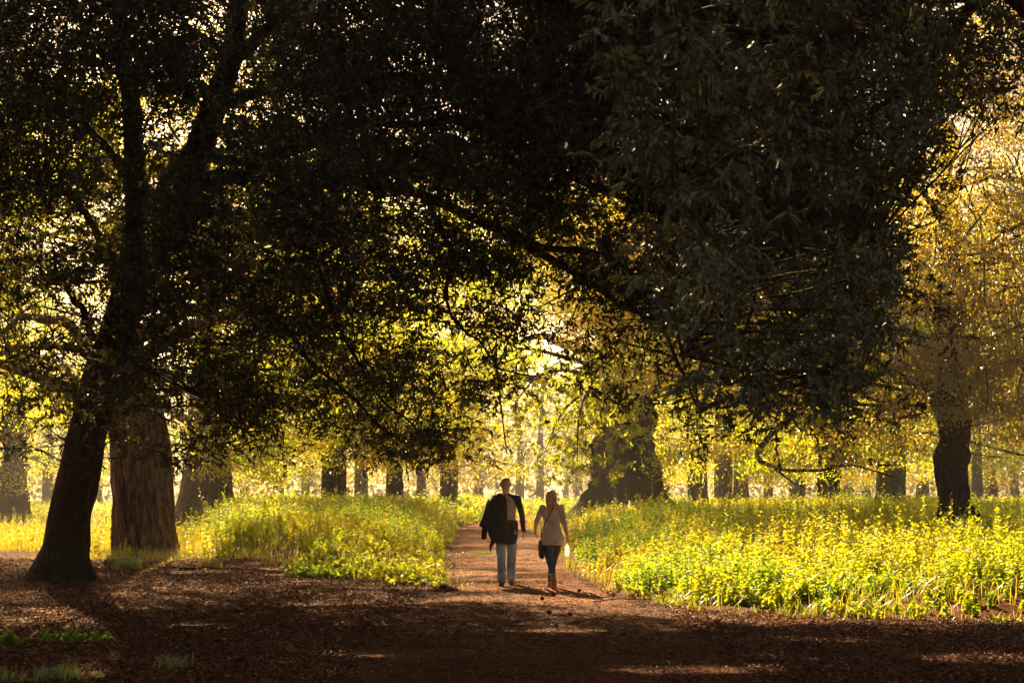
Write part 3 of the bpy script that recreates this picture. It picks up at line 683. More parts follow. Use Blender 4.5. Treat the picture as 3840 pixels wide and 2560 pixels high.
# ------------------------------------------------------------------ undergrowth
def scatter(n, x0, x1, y0, y1, rng, margin=0.0):
    x = rng.uniform(x0, x1, n); y = rng.uniform(y0, y1, n)
    # only where the view (and a step aside of it) reaches
    k = (np.abs(x) < .40 * y + 2.5) & (dveg(x, y) > margin + rng.random(n) * .5)
    return x[k], y[k]
def nettles(mb, x, y, hgt, nl, LL, LW, rng, tpl, stem=.004):
    n = len(x); z = H(x, y)
    h = hgt * rng.uniform(.6, 1.15, n)
    lean = rng.normal(size=(n, 2)) * .12
    t = (np.arange(nl) + 1.5) / (nl + 1)
    T = np.broadcast_to(t, (n, nl))
    bx = x[:, None] + lean[:, 0:1] * T * h[:, None]; by = y[:, None] + lean[:, 1:2] * T * h[:, None]; bz = z[:, None] + h[:, None] * T
    a = np.arange(nl) // 2 * (PI / 2) + (np.arange(nl) % 2) * PI
    A = a[None] + rng.uniform(0, 6.28, (n, 1)) + rng.normal(size=(n, nl)) * .3
    ax = np.stack([np.cos(A), np.sin(A), np.where(T > .9, .5, -.15) + rng.normal(size=A.shape) * .25], -1)
    sz = (1.15 - .55 * T)
    base = np.stack([bx, by, bz], -1).reshape(-1, 3)
    tint = np.clip(np.repeat(rng.random(n) * .34 + .8 * fbm(x * .45, y * .35, 0, 95) + .12, nl) + rng.random(n * nl) * .16, 0, 1)
    leaves(mb, base, ax.reshape(-1, 3), (LL * sz).ravel(), (LW * sz).ravel(), .9, tpl, 0, rng, tint)
    sticks(mb, np.stack([x, y, z - .03], -1), np.stack([x + lean[:, 0] * h, y + lean[:, 1] * h, z + h], -1), stem, 0)
def grass(mb, x, y, hgt, rng, w=.006, mi=0, curl=.35, tint=None, seeds=False):
    n = len(x); z = H(x, y); h = hgt * rng.uniform(.5, 1.2, n)
    a = rng.uniform(0, 6.28, n); b = rng.uniform(.1, 1, n) * curl * h
    dx, dy = np.cos(a), np.sin(a); px, py = -dy, dx
    V = []
    for t, ww in ((0, 1), (.4, .9), (.75, .65), (1, .12)):
        cx_ = x + dx * b * t ** 2; cy_ = y + dy * b * t ** 2; cz = z + h * (t - .18 * t ** 3)
        for s in (-1, 1): V.append(np.stack([cx_ + px * w * ww * s, cy_ + py * w * ww * s, cz], -1))
    V = np.stack(V, 1)
    FF = (np.arange(n) * 8)[:, None, None] + np.array([[0, 1, 3, 2], [2, 3, 5, 4], [4, 5, 7, 6]])[None]
    if tint is None: tint = rng.random(n)
    mb.add(V.reshape(-1, 3), FF.reshape(-1, 4), mi, np.repeat(tint, 8))

ru = np.random.default_rng(404)
def nettle_zone(x, y):      # 1 where nettles stand, 0 where it is grass
    left = (sst(-.225, -.195, x / y + .012 * fbm(x * .5, y * .3, 0, 15)) * (x < 0)) * sst(29.5, 32.5, y + .8 * fbm(x, y, 0, 15)) + (x < 0) * sst(-4.6, -3.8, x) * (y < 31)
    right = (x > 0) * sst(.1, .9 + 3.0 * sst(3.5, 7.5, x), dveg(x, y) + 1.1 * fbm(x * .6, y * .6, 0, 16))
    return np.clip(left + right, 0, 1)
mb = MB()
x, y = scatter(26000, -11, 15, 16, 36, ru, .1); k = ru.random(len(x)) < nettle_zone(x, y) * .85 + .03; x, y = x[k], y[k]
nearoak = ((x - 9.2) ** 2 / 6 + (y - 31) ** 2 / 12) < 1
hh = (1 - .35 * nearoak) * np.maximum(.14, .16 * fbm(x * 1.7, y * 1.3, 0, 55) + .28 + .40 * sst(0, 4, dveg(x, y)) + .46 * fbm(x * .55, y * .5, 0, 5)) * (1 + .7 * ru.random(len(x)) * (ru.random(len(x)) > .85)) * np.where((x < 0) & (y < 31), .68, 1)
nettles(mb, x, y, hh, 34, .076, .040, ru, BROAD, .003)
print('nettles near', len(x))
x, y = scatter(26000, -27, 27, 36, 64, ru, .1); k = ru.random(len(x)) < nettle_zone(x, y) * .9 + .04; x, y = x[k], y[k]
hh = np.maximum(.3, .56 + .22 * sst(0, 4, dveg(x, y)) + .42 * fbm(x * .45, y * .4, 0, 5)) * (1 + .4 * (ru.random(len(x)) > .93))
nettles(mb, x, y, hh, 24, .115, .066, ru, LO, .006)
print('nettles mid', len(x))
x, y = scatter(26000, -50, 50, 64, 130, ru, .1); k = ~((x / y < -.2) & (y < 84)); x, y = x[k], y[k]
hh = .72 + .5 * fbm(x * .35, y * .3, 0, 5)
nettles(mb, x, y, hh, 12, .26, .15, ru, LO, .01)
tag(mb.build('nettle_undergrowth', [M_nettle]), 'knee-high green nettles and herbs either side of the path', 'undergrowth', kind='stuff')
mb = MB()
x, y = scatter(190000, -11, 15, 14.5, 36, ru, -.15)
nz = nettle_zone(x, y); k = ru.random(len(x)) < ((1 - nz) * .75 + .22) * np.clip(.55 + 1.3 * fbm(x * 1.4, y * 1.2, 0, 71), .08, 1); x, y = x[k], y[k]
lawn = 1 - .45 * (x / y < -.2)
grass(mb, x, y, lawn * np.maximum(.10, .17 + .20 * sst(0, 1.8, dveg(x, y)) + .22 * fbm(x * .9, y * .9, 0, 6)), ru, .0045, 0, 1.1, np.clip(.38 + .5 * fbm(x * .5, y * .5, 0, 19) + ru.normal(size=len(x)) * .25 + .25 * (x < -5) + .15 * (x > 5), 0, 1))
x = ru.uniform(-11, 13, 60000); y = ru.uniform(14.5, 36, 60000); dv = dveg(x, y)     # low blades straggling out over the litter and the path edge
k = (np.abs(x) < .40 * y + 2) & (dv < .3) & (dv > -.75) & (ru.random(60000) < .30 * np.exp(dv * 3)) & (fbm(x * 1.1, y * 1.1, 0, 83) > -.1); x, y = x[k], y[k]
grass(mb, x, y, .06 + .10 * ru.random(len(x)), ru, .004, 0, 1.2, np.clip(.25 + ru.random(len(x)) * .5, 0, 1))
x, y = scatter(120000, -27, 27, 36, 64, ru, -.1)
nz = nettle_zone(x, y); k = ru.random(len(x)) < (1 - nz) * .8 + .06; x, y = x[k], y[k]
grass(mb, x, y, (1 - .55 * (x / y < -.2)) * .6 + .12 * fbm(x * .8, y * .8, 0, 6), ru, .011, 0, .5, np.clip(.65 + .3 * fbm(x * .5, y * .5, 0, 19) + ru.normal(size=len(x)) * .2, 0, 1))
x, y = scatter(60000, -45, 45, 64, 120, ru, -.1); k = (dpath(x, y) < 3) | (ru.random(len(x)) < .3); x, y = x[k], y[k]
grass(mb, x, y, .6, ru, .02, 0, .5)
print('grass verts', mb.n)
tag(mb.build('meadow_grass', [M_grass]), 'long golden dry grass around the trunks and along the verges', 'grass', kind='stuff')
# fallen leaves
rl = np.random.default_rng(505); mb = MB()
n = 210000
y = 8.5 + 26 * rl.random(n) ** 1.35; x = rl.uniform(-1, 1, n) * (.39 * y + 1.2)
dv = dveg(x, y); dp = dpath(x, y)
onpath = (dp < .0) & (y > 19)
k = (dv < .5) & (rl.random(n) < np.where(onpath, .42, np.where((np.abs(x - .3) < 1.6), .45, 1.0)) * (.75 + .5 * fbm(x * 1.3, y * 1.3, 0, 9)))
x, y = x[k], y[k]; n = len(x)
z = H(x, y) + .006 + rl.random(n) ** 2 * .03
ax = rl.normal(size=(n, 3)); ax[:, 2] *= .28
sz = np.where(np.abs(x - .3) < 1.7, .034, .05)
leaves(mb, np.stack([x, y, z], -1), ax, sz * rl.uniform(.6, 1.3, n), sz * .5, 1.3, HI, 0, rl, np.clip(rl.random(n) ** 1.6 + .12 * fbm(x, y, 0, 2), 0, 1))
n = 30000
y = 8.5 + 16 * rl.random(n); x = rl.uniform(-1, 1, n) * (.39 * y + 1); k = dveg(x, y) < .2; x, y = x[k], y[k]; n = len(x)
a = rl.uniform(0, 6.28, n); l = rl.uniform(.03, .12, n); z = H(x, y) + .012
A = np.stack([x, y, z], -1); B = A + np.stack([np.cos(a) * l, np.sin(a) * l, rl.random(n) * .03], -1)
sticks(mb, A, B, .0022, 1)
print('litter verts', mb.n)
tag(mb.build('leaf_litter', [M_litter, M_twig]), 'brown fallen leaves and needles covering the shaded clearing', 'fallen leaves', kind='stuff')

# ------------------------------------------------------------------ small things on the floor
def gpos(px, py):    # a spot on the floor, from the photograph
    Y = F * CAMH / (py - HZ); X = (px - 1920) / F * Y
    return np.array([X, Y, float(H(X, Y))])
M_cone = plain('cone_scale', (.07, .035, .02), .9, col2=(.16, .085, .045), nscale=60)
def cone_mesh():
    mb = MB(); P = np.array([[0, 0, .0], [0, 0, .015], [0, 0, .035], [0, 0, .06], [0, 0, .075]]); tube(mb, P, [.008, .022, .026, .018, .004], 10)
    n = 90; i = np.arange(n); a = i * 2.39996; t = (i + .5) / n; r = .026 * np.sin(PI * (t * .85 + .12)) ** .6
    b = np.stack([np.cos(a) * r * .7, np.sin(a) * r * .7, t * .075], -1); ax = np.stack([np.cos(a), np.sin(a), .45 * np.ones(n)], -1)
    leaves(mb, b, ax, .02, .016, 1.5, BROAD, 0, np.random.default_rng(1)); return mb
cones = [(170, 180), (220, 162), (385, 158), (280, 252), (230, 312), (520, 350), (248, 378), (230, 455), (345, 492), (320, 143), (180, 240)]
proto = None
for i, (u, v) in enumerate(cones):
    gp = gpos(1900 + u / 1.212, 2100 + v / 1.212); gp[2] += .024
    s = .5 + .35 * random.random()
    if proto is None:
        proto = cone_mesh().build('pine_cone', M_cone); o = proto
        tag(o, 'small dark cone lying on the trodden earth behind the walkers', 'pine cone', 'cones scattered over the path')
    else:
        o = proto.copy(); COL.objects.link(o)
    o.location = gp + np.array([0, 0, .008]); o.rotation_euler = (PI / 2 + random.uniform(-.2, .2), 0, random.uniform(0, 6.28)); o.scale = (s, s, s)
def log_at(px, py, L, r, rot, label, name='fallen_log'):
    gp = gpos(px, py); mb = MB(); n = 14; s = np.linspace(-.5, .5, n)
    P = np.stack([s * L, .03 * np.sin(s * 5), r * .6 + .01 * fbm(s * 5, .5)], -1); P = np.vstack([P[:1], P, P[-1:]])
    tube(mb, P, np.concatenate([[.001], r * (1 + .18 * fbm(s * 8, 1.5)), [.001]]), 12)
    tube(mb, np.array([[L * .15, 0, r], [L * .22, .03, r + .05], [L * .24, .05, r + .10]]), [r * .35, r * .25, r * .08], 6)
    o = mb.build(name, M_bark_grey); o.location = gp; o.rotation_euler = (0, 0, rot); tag(o, label, 'log')
log_at(735, 2354, .46, .035, .05, 'thin bare log half sunk in dark leaves of the clearing')
log_at(735, 2142, .62, .045, -.08, 'short mossy log lying at the grass edge right of the ridged trunk')
# fallen twig with dead leaves
gp = gpos(2375, 2262); mb = MB(); rt = np.random.default_rng(6)
main = spline([[-.55, 0, .03], [-.2, .03, .07], [.15, -.02, .06], [.5, .04, .10]], 16); tube(mb, main, np.linspace(.010, .004, 16), 6, 1)
for q in range(9):
    p0 = main[3 + q]; e = p0 + np.array([rt.uniform(-.1, .2), rt.uniform(-.15, .15), rt.uniform(.02, .14)]); tube(mb, spline([p0, (p0 + e) / 2 + [0, 0, .02], e], 5), np.linspace(.004, .0015, 5), 4, 1)
    leaves(mb, np.repeat(e[None], 10, 0) + rt.normal(size=(10, 3)) * .04 * [1, 1, .5], rt.normal(size=(10, 3)), .07, .03, .3, HI, 0, rt)
o = mb.build('fallen_twig', [M_litter, M_twig]); o.location = gp; tag(o, 'fallen twig with withered leaves at the tip of the bright verge', 'twig')
# needle mound
gp = gpos(1665, 2216); n = 28; th = np.linspace(0, 2 * PI, 25)[:-1]; mb = MB(); V = []
for i, rr_ in enumerate(np.linspace(0.005, 1, 12)):
    hgt = .09 * (1 - rr_ ** 2) ** 1.0 - .01
    for t in th: V.append([math.cos(t) * rr_ * .30, math.sin(t) * rr_ * .22, hgt + .02 * float(vnoise(math.cos(t) * rr_ * 5, math.sin(t) * rr_ * 5, 0, 3))])
i = np.arange(11)[:, None] * 24; j = np.arange(24)[None]; j2 = (j + 1) % 24
mb.add(V, np.stack([i + j, i + j2, i + 24 + j2, i + 24 + j], -1).reshape(-1, 4), 1)
V = np.array(V); idx = rt.integers(0, len(V), 500); leaves(mb, V[idx] + rt.normal(size=(500, 3)) * .008, rt.normal(size=(500, 3)) * [1, 1, .3], .05, .012, 1, LO, 0, rt)
o = mb.build('needle_mound', [M_litter, M_ground]); o.location = gp; tag(o, 'low reddish mound of needles where the left bank meets the path', 'mound')
# tufts and seedlings
def tuft(px, py, n, r, h, label, mat, w=.004, curl=.8):
    gp = gpos(px, py); mb = MB(); rr = np.random.default_rng(int(px)); 
    x = gp[0] + rr.normal(size=n) * r; y = gp[1] + rr.normal(size=n) * r
    grass(mb, x, y, h, rr, w, 0, curl)
    mb.V[0] = mb.V[0] - gp.astype(np.float32)
    o = mb.build('grass_tuft', [mat]); o.location = gp; tag(o, label, 'grass tuft')
tuft(655, 2500, 70, .07, .16, 'sparse green tuft in brown litter at the bottom, nearest to the sunk log', M_grassg)
tuft(230, 2545, 190, .09, .15, 'wide grass tuft at the very bottom of the clearing', M_grassg)
tuft(20, 2552, 80, .10, .13, 'grass tuft cut by the bottom left corner', M_grassg)
tuft(1823, 2078, 600, .17, .07, 'small bright green grass patch on the path beside the man', M_grassg, .005)
tuft(480, 2135, 350, .13, .26, 'green tussock between the leaning trunk and the ridged trunk', M_grassg)
tuft(790, 2140, 260, .11, .26, 'golden-tipped tussock at the litter edge beside the mossy log', M_grass)
M_tuft = leaf_mat('shaded_grass_blade', [(0, (.03, .055, .012)), (1, (.07, .08, .02))], [(0, (.12, .2, .02)), (1, (.24, .24, .03))], .35, .03, .4)
def seedling(px, py, n, r, h, LL, label, mat=M_nettle, cat='plant'):
    gp = gpos(px, py); mb = MB(); rr = np.random.default_rng(int(py))
    x = gp[0] + rr.normal(size=n) * r; y = gp[1] + rr.normal(size=n) * r * .7
    nettles(mb, x, y, h, 8, LL, LL * .62, rr, BROAD, .002)
    for k_ in range(len(mb.V)): mb.V[k_] = mb.V[k_] - gp.astype(np.float32)
    o = mb.build('leafy_seedling', [mat]); o.location = gp; tag(o, label, cat)
seedling(35, 2425, 9, .05, .16, .085, 'broad-leaved green plant at the left border of the clearing')
seedling(215, 2405, 10, .10, .12, .07, 'low creeping leafy plant in the sun-flecked litter left')
seedling(325, 2405, 10, .10, .14, .065, 'pale-leaved plant next to the creeping one, further from the border')
seedling(575, 2140, 1, .01, .14, .09, 'single bright yellow-green sprig in front of the ridged trunk')
seedling(1180, 2165, 26, .22, .24, .13, 'sunlit yellow-green leafy clump at the front corner of the left bank')
seedling(1560, 2190, 26, .25, .20, .12, 'sunlit yellow-green leafy clump at the front of the left bank nearest the path')
seedling(3760, 2330, 6, .08, .12, .06, 'small bright sprig in litter near the right border')

# ------------------------------------------------------------------ people
import bmesh
_bm = bmesh.new(); bmesh.ops.create_icosphere(_bm, subdivisions=3, radius=1.0)
_bm.verts.ensure_lookup_table()
ICO_V = np.array([v.co[:] for v in _bm.verts]); ICO_F = np.array([[v.index for v in f.verts] for f in _bm.faces]); _bm.free()
def blob(name, chains, voxel, mat, parent, smooth=3, fold=None, ext=None):
    """one continuous skin grown round chains of ellipsoids (x, y, z, rx, ry, rz)"""
    V, Fc, n = [], [], 0
    for ch in chains:
        ch = [tuple(c) + (c[3],) * (6 - len(c)) if len(c) < 6 else tuple(c) for c in ch]
        pts = []
        if len(ch) == 1: pts = [ch[0]]
        for a, b in zip(ch[:-1], ch[1:]):
            a, b = np.array(a), np.array(b)
            d = np.linalg.norm(a[:3] - b[:3]); m = max(2, int(d / (.28 * min(a[3:].min(), b[3:].min()) + 1e-4)) + 1)
            m = min(m, 60)
            for t in np.linspace(0, 1, m): pts.append(a + (b - a) * t)
        for p in pts:
            V.append(ICO_V * np.array(p[3:6]) + np.array(p[:3])); Fc.append(ICO_F + n); n += len(ICO_V)
    V = np.concatenate(V); Fc = np.concatenate(Fc)
    me = bpy.data.meshes.new('tmp'); me.from_pydata(V.tolist(), [], Fc.tolist())
    o = bpy.data.objects.new('tmp', me); COL.objects.link(o)
    m = o.modifiers.new('r', 'REMESH'); m.mode = 'VOXEL'; m.voxel_size = voxel
    s = o.modifiers.new('s', 'SMOOTH'); s.iterations = smooth; s.factor = .5
    dg = bpy.context.evaluated_depsgraph_get(); me2 = bpy.data.meshes.new_from_object(o.evaluated_get(dg))
    bpy.data.objects.remove(o); bpy.data.meshes.remove(me)
    me2.name = name
    co = np.empty(len(me2.vertices) * 3, np.float32); me2.vertices.foreach_get('co', co); co = co.reshape(-1, 3)
    no = np.empty(len(me2.vertices) * 3, np.float32); me2.vertices.foreach_get('normal', no); no = no.reshape(-1, 3)
    if fold is not None: co = co + no * fold(co)[:, None]
    if ext is not None: co = ext(co)
    me2.vertices.foreach_set('co', co.astype(np.float32).ravel())
    me2.polygons.foreach_set('use_smooth', np.ones(len(me2.polygons), bool)); me2.update()
    me2.materials.clear(); me2.materials.append(mat)
    return link(name, me2, parent)
def hand(wr, d, side, thumb, k=1.0, curl=.5, fw=None):
    """palm and five fingers hanging from wrist wr along d; side = across the palm, thumb = +1/-1 along side"""
    wr, d, side = np.array(wr, float), nrm(np.array(d, float)), nrm(np.array(side, float))
    c = nrm(np.array(fw, float)) if fw is not None else nrm(np.cross(side, d))
    ch = []
    for s in (-.026, -.009, .009, .026):
        ch.append([(*(wr + side * s * .7 * k), .015 * k), (*(wr + d * .045 * k + side * s * k), .0145 * k), (*(wr + d * .085 * k + side * s * 1.1 * k), .012 * k)])
    for s, L_ in ((-.027, .060), (-.009, .072), (.009, .080), (.027, .072)):
        s *= thumb; p = wr + d * .085 * k + side * s * 1.15 * k
        q = p + (d * math.cos(curl * .6) + c * math.sin(curl * .6)) * L_ * .42 * k + side * s * .12
        r_ = q + (d * math.cos(curl * 1.5) + c * math.sin(curl * 1.5)) * L_ * .33 * k
        t = r_ + (d * math.cos(curl * 2.3) + c * math.sin(curl * 2.3)) * L_ * .25 * k
        ch.append([(*p, .0092 * k), (*q, .0085 * k), (*r_, .0078 * k), (*t, .0068 * k)])
    p = wr + d * .028 * k + side * thumb * .022 * k
    q = p + (d * .55 + side * thumb * .75 + c * .35) * .036 * k; r_ = q + (d * .85 + side * thumb * .25 + c * .45) * .030 * k
    ch.append([(*p, .013 * k), (*q, .0105 * k), (*r_, .0085 * k)])
    return ch
def head(cx, cz, s=1.0, cy=0.0):
    return [[(cx, cy, cz + .02 * s, .076 * s, .094 * s, .098 * s)], [(cx, cy + .03 * s, cz - .03 * s, .064 * s, .068 * s, .085 * s), (cx, cy + .055 * s, cz - .085 * s, .040 * s, .040 * s, .030 * s)],
            [(cx, cy + .096 * s, cz + .01 * s, .011 * s), (cx, cy + .112 * s, cz - .025 * s, .014 * s)],
            [(cx - .03 * s, cy + .088 * s, cz + .028 * s, .018 * s, .010 * s, .008 * s), (cx + .03 * s, cy + .088 * s, cz + .028 * s, .018 * s, .010 * s, .008 * s)],
            [(cx - .016 * s, cy + .093 * s, cz - .058 * s, .008 * s), (cx + .016 * s, cy + .093 * s, cz - .058 * s, .008 * s)]] + \
           [[(cx + q * .079 * s, cy - .004, cz + .018 * s, .010 * s, .018 * s, .020 * s), (cx + q * .078 * s, cy + .002, cz - .018 * s, .008 * s, .012 * s, .014 * s)] for q in (-1, 1)]
def eyes(parent, cx, cz, cy=0):
    for q in (-1, 1):
        blob('eye', [[(cx + q * .031, cy + .085, cz + .008, .012)]], .004, plain('eye', (.5, .48, .45), .2), parent, 1)

M_skin = plain('skin', (.58, .27, .18), .55, nscale=12)
M_skin2 = plain('skin_fair', (.50, .25, .17), .55, nscale=12)
M_shirt = plain('grey_jersey', (.27, .225, .19), .9, bump=.004, bscale=25, sheen=.2)
M_navy = plain('dark_jersey', (.016, .015, .020), .95, bump=.004, bscale=25, sheen=.2)
M_black = plain('black_cloth', (.008, .007, .008), .8, bump=.006, bscale=18, sheen=.1)
M_jean = plain('blue_denim', (.12, .20, .36), .9, bump=.002, bscale=90, col2=(.34, .44, .60), nscale=4)
M_jeand = plain('dark_denim', (.055, .08, .14), .9, bump=.002, bscale=90, nscale=5)
M_card = plain('beige_knit', (.80, .69, .57), .95, bump=.004, bscale=34, wave=True, sheen=.3)
M_leather = plain('brown_leather', (.13, .055, .025), .6, nscale=15)
M_tan = plain('tan_suede', (.38, .20, .09), .8, nscale=15)
M_grey_hair = plain('grey_hair', (.40, .30, .23), .8, bump=.004, bscale=120, nscale=40)
M_hair = plain('red_blond_hair', (.50, .24, .09), .5, bump=.006, bscale=40, col2=(.85, .58, .3), nscale=30)
M_bag = plain('dark_leather', (.018, .014, .014), .5)

def vfold(amp, fx=22, fz=5, seed=0):
    return lambda c: amp * fbm(c[:, 0] * fx + c[:, 1] * fx * .6, c[:, 1] * 4, c[:, 2] * fz, seed, 3)

# the man
mo = empty('person', (-.105, 23.35, float(H(0, 23.3))), 'man walking away with dark jacket slung over left shoulder, grey shirt and blue jeans', 'person')
def mm(x, z, y=0.0): return ((x - 590) / 696, y, (1375 - z) / 696)
sh_l, el_l, wr_l = (-.185, 0, 1.445), (-.29, -.05, 1.18), (-.27, .17, 1.02)
sh_r, el_r, wr_r = (.192, 0, 1.445), (.268, -.035, 1.17), (.296, .045, .885)
torso = [[(.01, 0, 1.43, .155, .085, .06), (.01, 0, 1.30, .165, .10, .10), (.012, 0, 1.12, .145, .092, .10), (.012, 0, .98, .16, .105, .09), (.012, 0, .90, .155, .105, .07)]]
legL = [(-.072, 0, .88, .085), (-.078, -.02, .66, .078), (-.072, -.05, .50, .060), (-.068, -.17, .34, .054), (-.064, -.30, .11, .040)]
legR = [(.098, 0, .88, .085), (.10, .10, .66, .078), (.098, .17, .50, .060), (.09, .22, .32, .054), (.088, .28, .10, .040)]
arms = [[(*sh_l, .058), (*el_l, .042), (*wr_l, .028)], [(*sh_r, .058), (*el_r, .042), (*wr_r, .027)]]
hm = head(-.0, 1.662, 1.10) + [[(0, -.01, 1.57, .056, .058, .05), (.005, -.005, 1.48, .062, .060, .05)]]
body = hm + torso + arms + [legL, legR] + hand(wr_r, (-.10, .12, -1), (0, 1, .1), 1, 1.0, .55, (-1, 0, 0)) + hand(wr_l, (.2, .8, -.4), (0, .2, 1), 1, 1.0, .9, (1, 0, 0))
blob('body', body, .0065, M_skin, mo, 2)
eyes(mo, 0, 1.655)
blob('hair', [[(0, -.014, 1.702, .086, .097, .084)], [(0, -.040, 1.655, .078, .072, .058)]], .006, M_grey_hair, mo, 2)
blob('shirt', [[(.01, -.004, 1.445, .15, .088, .055), (.01, -.004, 1.30, .172, .112, .10), (.012, 0, 1.15, .155, .105, .10), (.014, 0, 1.06, .160, .112, .05)], [(0, -.01, 1.505, .066, .066, .018)]], .010, M_shirt, mo, 3, vfold(.006, 18, 7, 1))
for sh, el, wr in ((sh_r, el_r, wr_r), (sh_l, el_l, wr_l)):
    sg = 1 if sh[0] > 0 else -1
    blob('sleeve', [[(.055 * sg, -.012, 1.492, .045, .062, .028), (.13 * sg, -.006, 1.462, .052, .082, .042), (sh[0], 0, 1.43, .064, .076, .07)], [(sh[0], 0, 1.43, .066), (sh[0] * .6 + el[0] * .4 + sg * .002, -.012, 1.33, .057), (*el, .049), ((el[0] + wr[0]) / 2, (el[1] + wr[1]) / 2, (el[2] + wr[2]) / 2, .045), (wr[0], wr[1], wr[2] + .012, .036)]],
         .009, M_navy, mo, 2, vfold(.004, 12, 22, 3))
jl = [(p[0], p[1], p[2], p[3] + a) for p, a in zip(legL, (.012, .010, .016, .018, .030))]; jr = [(p[0], p[1], p[2], p[3] + a) for p, a in zip(legR, (.012, .010, .016, .018, .030))]
jl[-1] = (-.064, -.30, .095, .070, .078, .03); jr[-1] = (.088, .28, .09, .068, .078, .03)
jn = [[(.012, 0, .99, .165, .112, .05), (.012, 0, .90, .170, .120, .07)], jl, jr]
blob('jeans', jn, .010, M_jean, mo, 3, lambda c: .006 * fbm(c[:, 0] * 8, c[:, 1] * 8, c[:, 2] * 22, 5, 3))
for x_, y_, u in ((-.066, -.30, 0), (.09, .29, .0)):
    blob('shoe', [[(x_, y_ - .05, .048, .043, .05, .05), (x_, y_ + .02, .05, .044, .06, .045), (x_ * 1.1, y_ + .13, .032, .05, .07, .032)], [(x_, y_ - .06, .014, .042, .045, .014), (x_ * 1.1, y_ + .13, .012, .05, .075, .012)]], .008, M_leather, mo, 2)
blob('tied_sweater', [[(.012, -.005, 1.075, .158, .118, .035), (.014, -.005, .98, .166, .128, .08), (.016, -.005, .80, .164, .135, .08), (.016, -.01, .715, .166, .135, .04)], [(.175, -.02, 1.05, .022), (.182, -.03, .93, .026), (.178, -.04, .78, .022)]], .010, M_black, mo, 2, vfold(.010, 16, 6, 8))
def col(*p): return [(*mm(x, z, y), rx, ry, rz) for x, z, y, rx, ry, rz in p]
jk = [col((470, 350, -.02, .05, .09, .03), (450, 420, -.07, .07, .07, .07), (430, 600, -.12, .10, .04, .09), (450, 760, -.13, .09, .035, .08), (455, 850, -.13, .06, .03, .05)),
      col((530, 325, -.03, .055, .085, .025), (540, 420, -.125, .08, .03, .08), (535, 600, -.145, .085, .03, .09), (530, 800, -.150, .08, .03, .08), (520, 880, -.145, .06, .03, .02)),
      col((565, 345, -.10, .03, .03, .03), (580, 420, -.13, .045, .022, .07), (588, 600, -.135, .04, .022, .09), (590, 800, -.15, .04, .022, .08)),
      col((420, 420, 0, .06, .08, .07), (378, 560, 0, .075, .09, .08), (345, 660, .02, .08, .09, .045), (308, 692, .03, .035, .07, .016), (292, 690, .03, .012, .05, .008)),
      col((350, 690, 0, .055, .05, .03), (348, 760, -.02, .052, .045, .05), (346, 828, -.03, .046, .042, .018)),
      col((450, 840, -.12, .045, .028, .04), (425, 910, -.12, .036, .02, .03), (413, 985, -.12, .012, .010, .02)),
      col((520, 330, .02, .06, .08, .02), (500, 380, .10, .06, .03, .05), (480, 600, .12, .06, .025, .08))]
blob('jacket', jk, .009, M_black, mo, 2, vfold(.016, 15, 4, 12))

# the woman
wo = empty('person', (.645, 22.42, float(H(.3, 22.4))), 'woman with long reddish-blond hair in beige cardigan walking away on the right', 'person')
wo['label'] = 'woman with long reddish-blond hair in a beige cardigan and dark jeans, walking away'
def ww(x, z, y=0.0): return ((x - 1130) / 724, y, (1420 - z) / 724)
sl, el, wl = (-.165, 0, 1.29), (-.255, -.03, 1.08), (-.262, .06, .915)
sr, er, wr = (.125, 0, 1.29), (.172, -.035, 1.06), (.212, .05, .850)
cxw = -.022
rear = [(-.075, 0, .76, .088), (-.07, -.01, .62, .076), (-.052, .0, .47, .054), (-.025, -.13, .36, .050), (-.004, -.27, .235, .034)]
fore = [(.045, 0, .76, .088), (.045, .12, .62, .074), (.012, .22, .46, .054), (-.012, .32, .28, .048), (-.03, .40, .10, .034)]
wb = head(-.028, 1.455, .92) + [[(-.026, -.008, 1.38, .045, .048, .05), (cxw, 0, 1.31, .05, .05, .04)],
     [(cxw, 0, 1.27, .125, .075, .05), (cxw, .01, 1.15, .125, .10, .08), (cxw, 0, 1.0, .11, .085, .08), (cxw, -.01, .84, .15, .115, .09)], [(*sl, .048), (*el, .036), (*wl, .024)], [(*sr, .048), (*er, .036), (*wr, .024)], rear, fore]
wb += hand(wl, (.08, .12, -1), (0, 1, .1), 1, .88, .5, (1, 0, 0)) + hand(wr, (.10, .08, -1), (0, 1, 0), 1, .88, 1.0, (1, 0, 0))
blob('body', wb, .0065, M_skin2, wo, 2)
eyes(wo, -.028, 1.453, -.006)
def hairf(c): return .008 * fbm(c[:, 0] * 45, c[:, 1] * 45, c[:, 2] * 3, 4, 3)
blob('hair', [[(-.030, -.012, 1.487, .082, .088, .082)], [(-.034, -.04, 1.48, .084, .066, .05), (-.030, -.062, 1.38, .082, .048, .06), (-.008, -.085, 1.32, .078, .036, .04)],
              [(-.06, -.08, 1.32, .035, .03, .05), (-.055, -.095, 1.285, .022, .018, .03)], [(.0, -.09, 1.32, .04, .03, .05), (.0, -.10, 1.27, .022, .016, .03)], [(.05, -.08, 1.32, .04, .03, .04), (.075, -.085, 1.28, .028, .02, .03), (.09, -.08, 1.262, .014, .012, .014)],
              [(-.10, 0, 1.46, .02, .04, .06), (-.095, .0, 1.36, .018, .03, .05)], [(.045, 0, 1.46, .02, .04, .06), (.045, .0, 1.36, .018, .03, .05)]], .007, M_hair, wo, 2, hairf)
ribf = lambda c: .007 * fbm(c[:, 0] * 16, c[:, 1] * 10, c[:, 2] * 4, 9, 3)
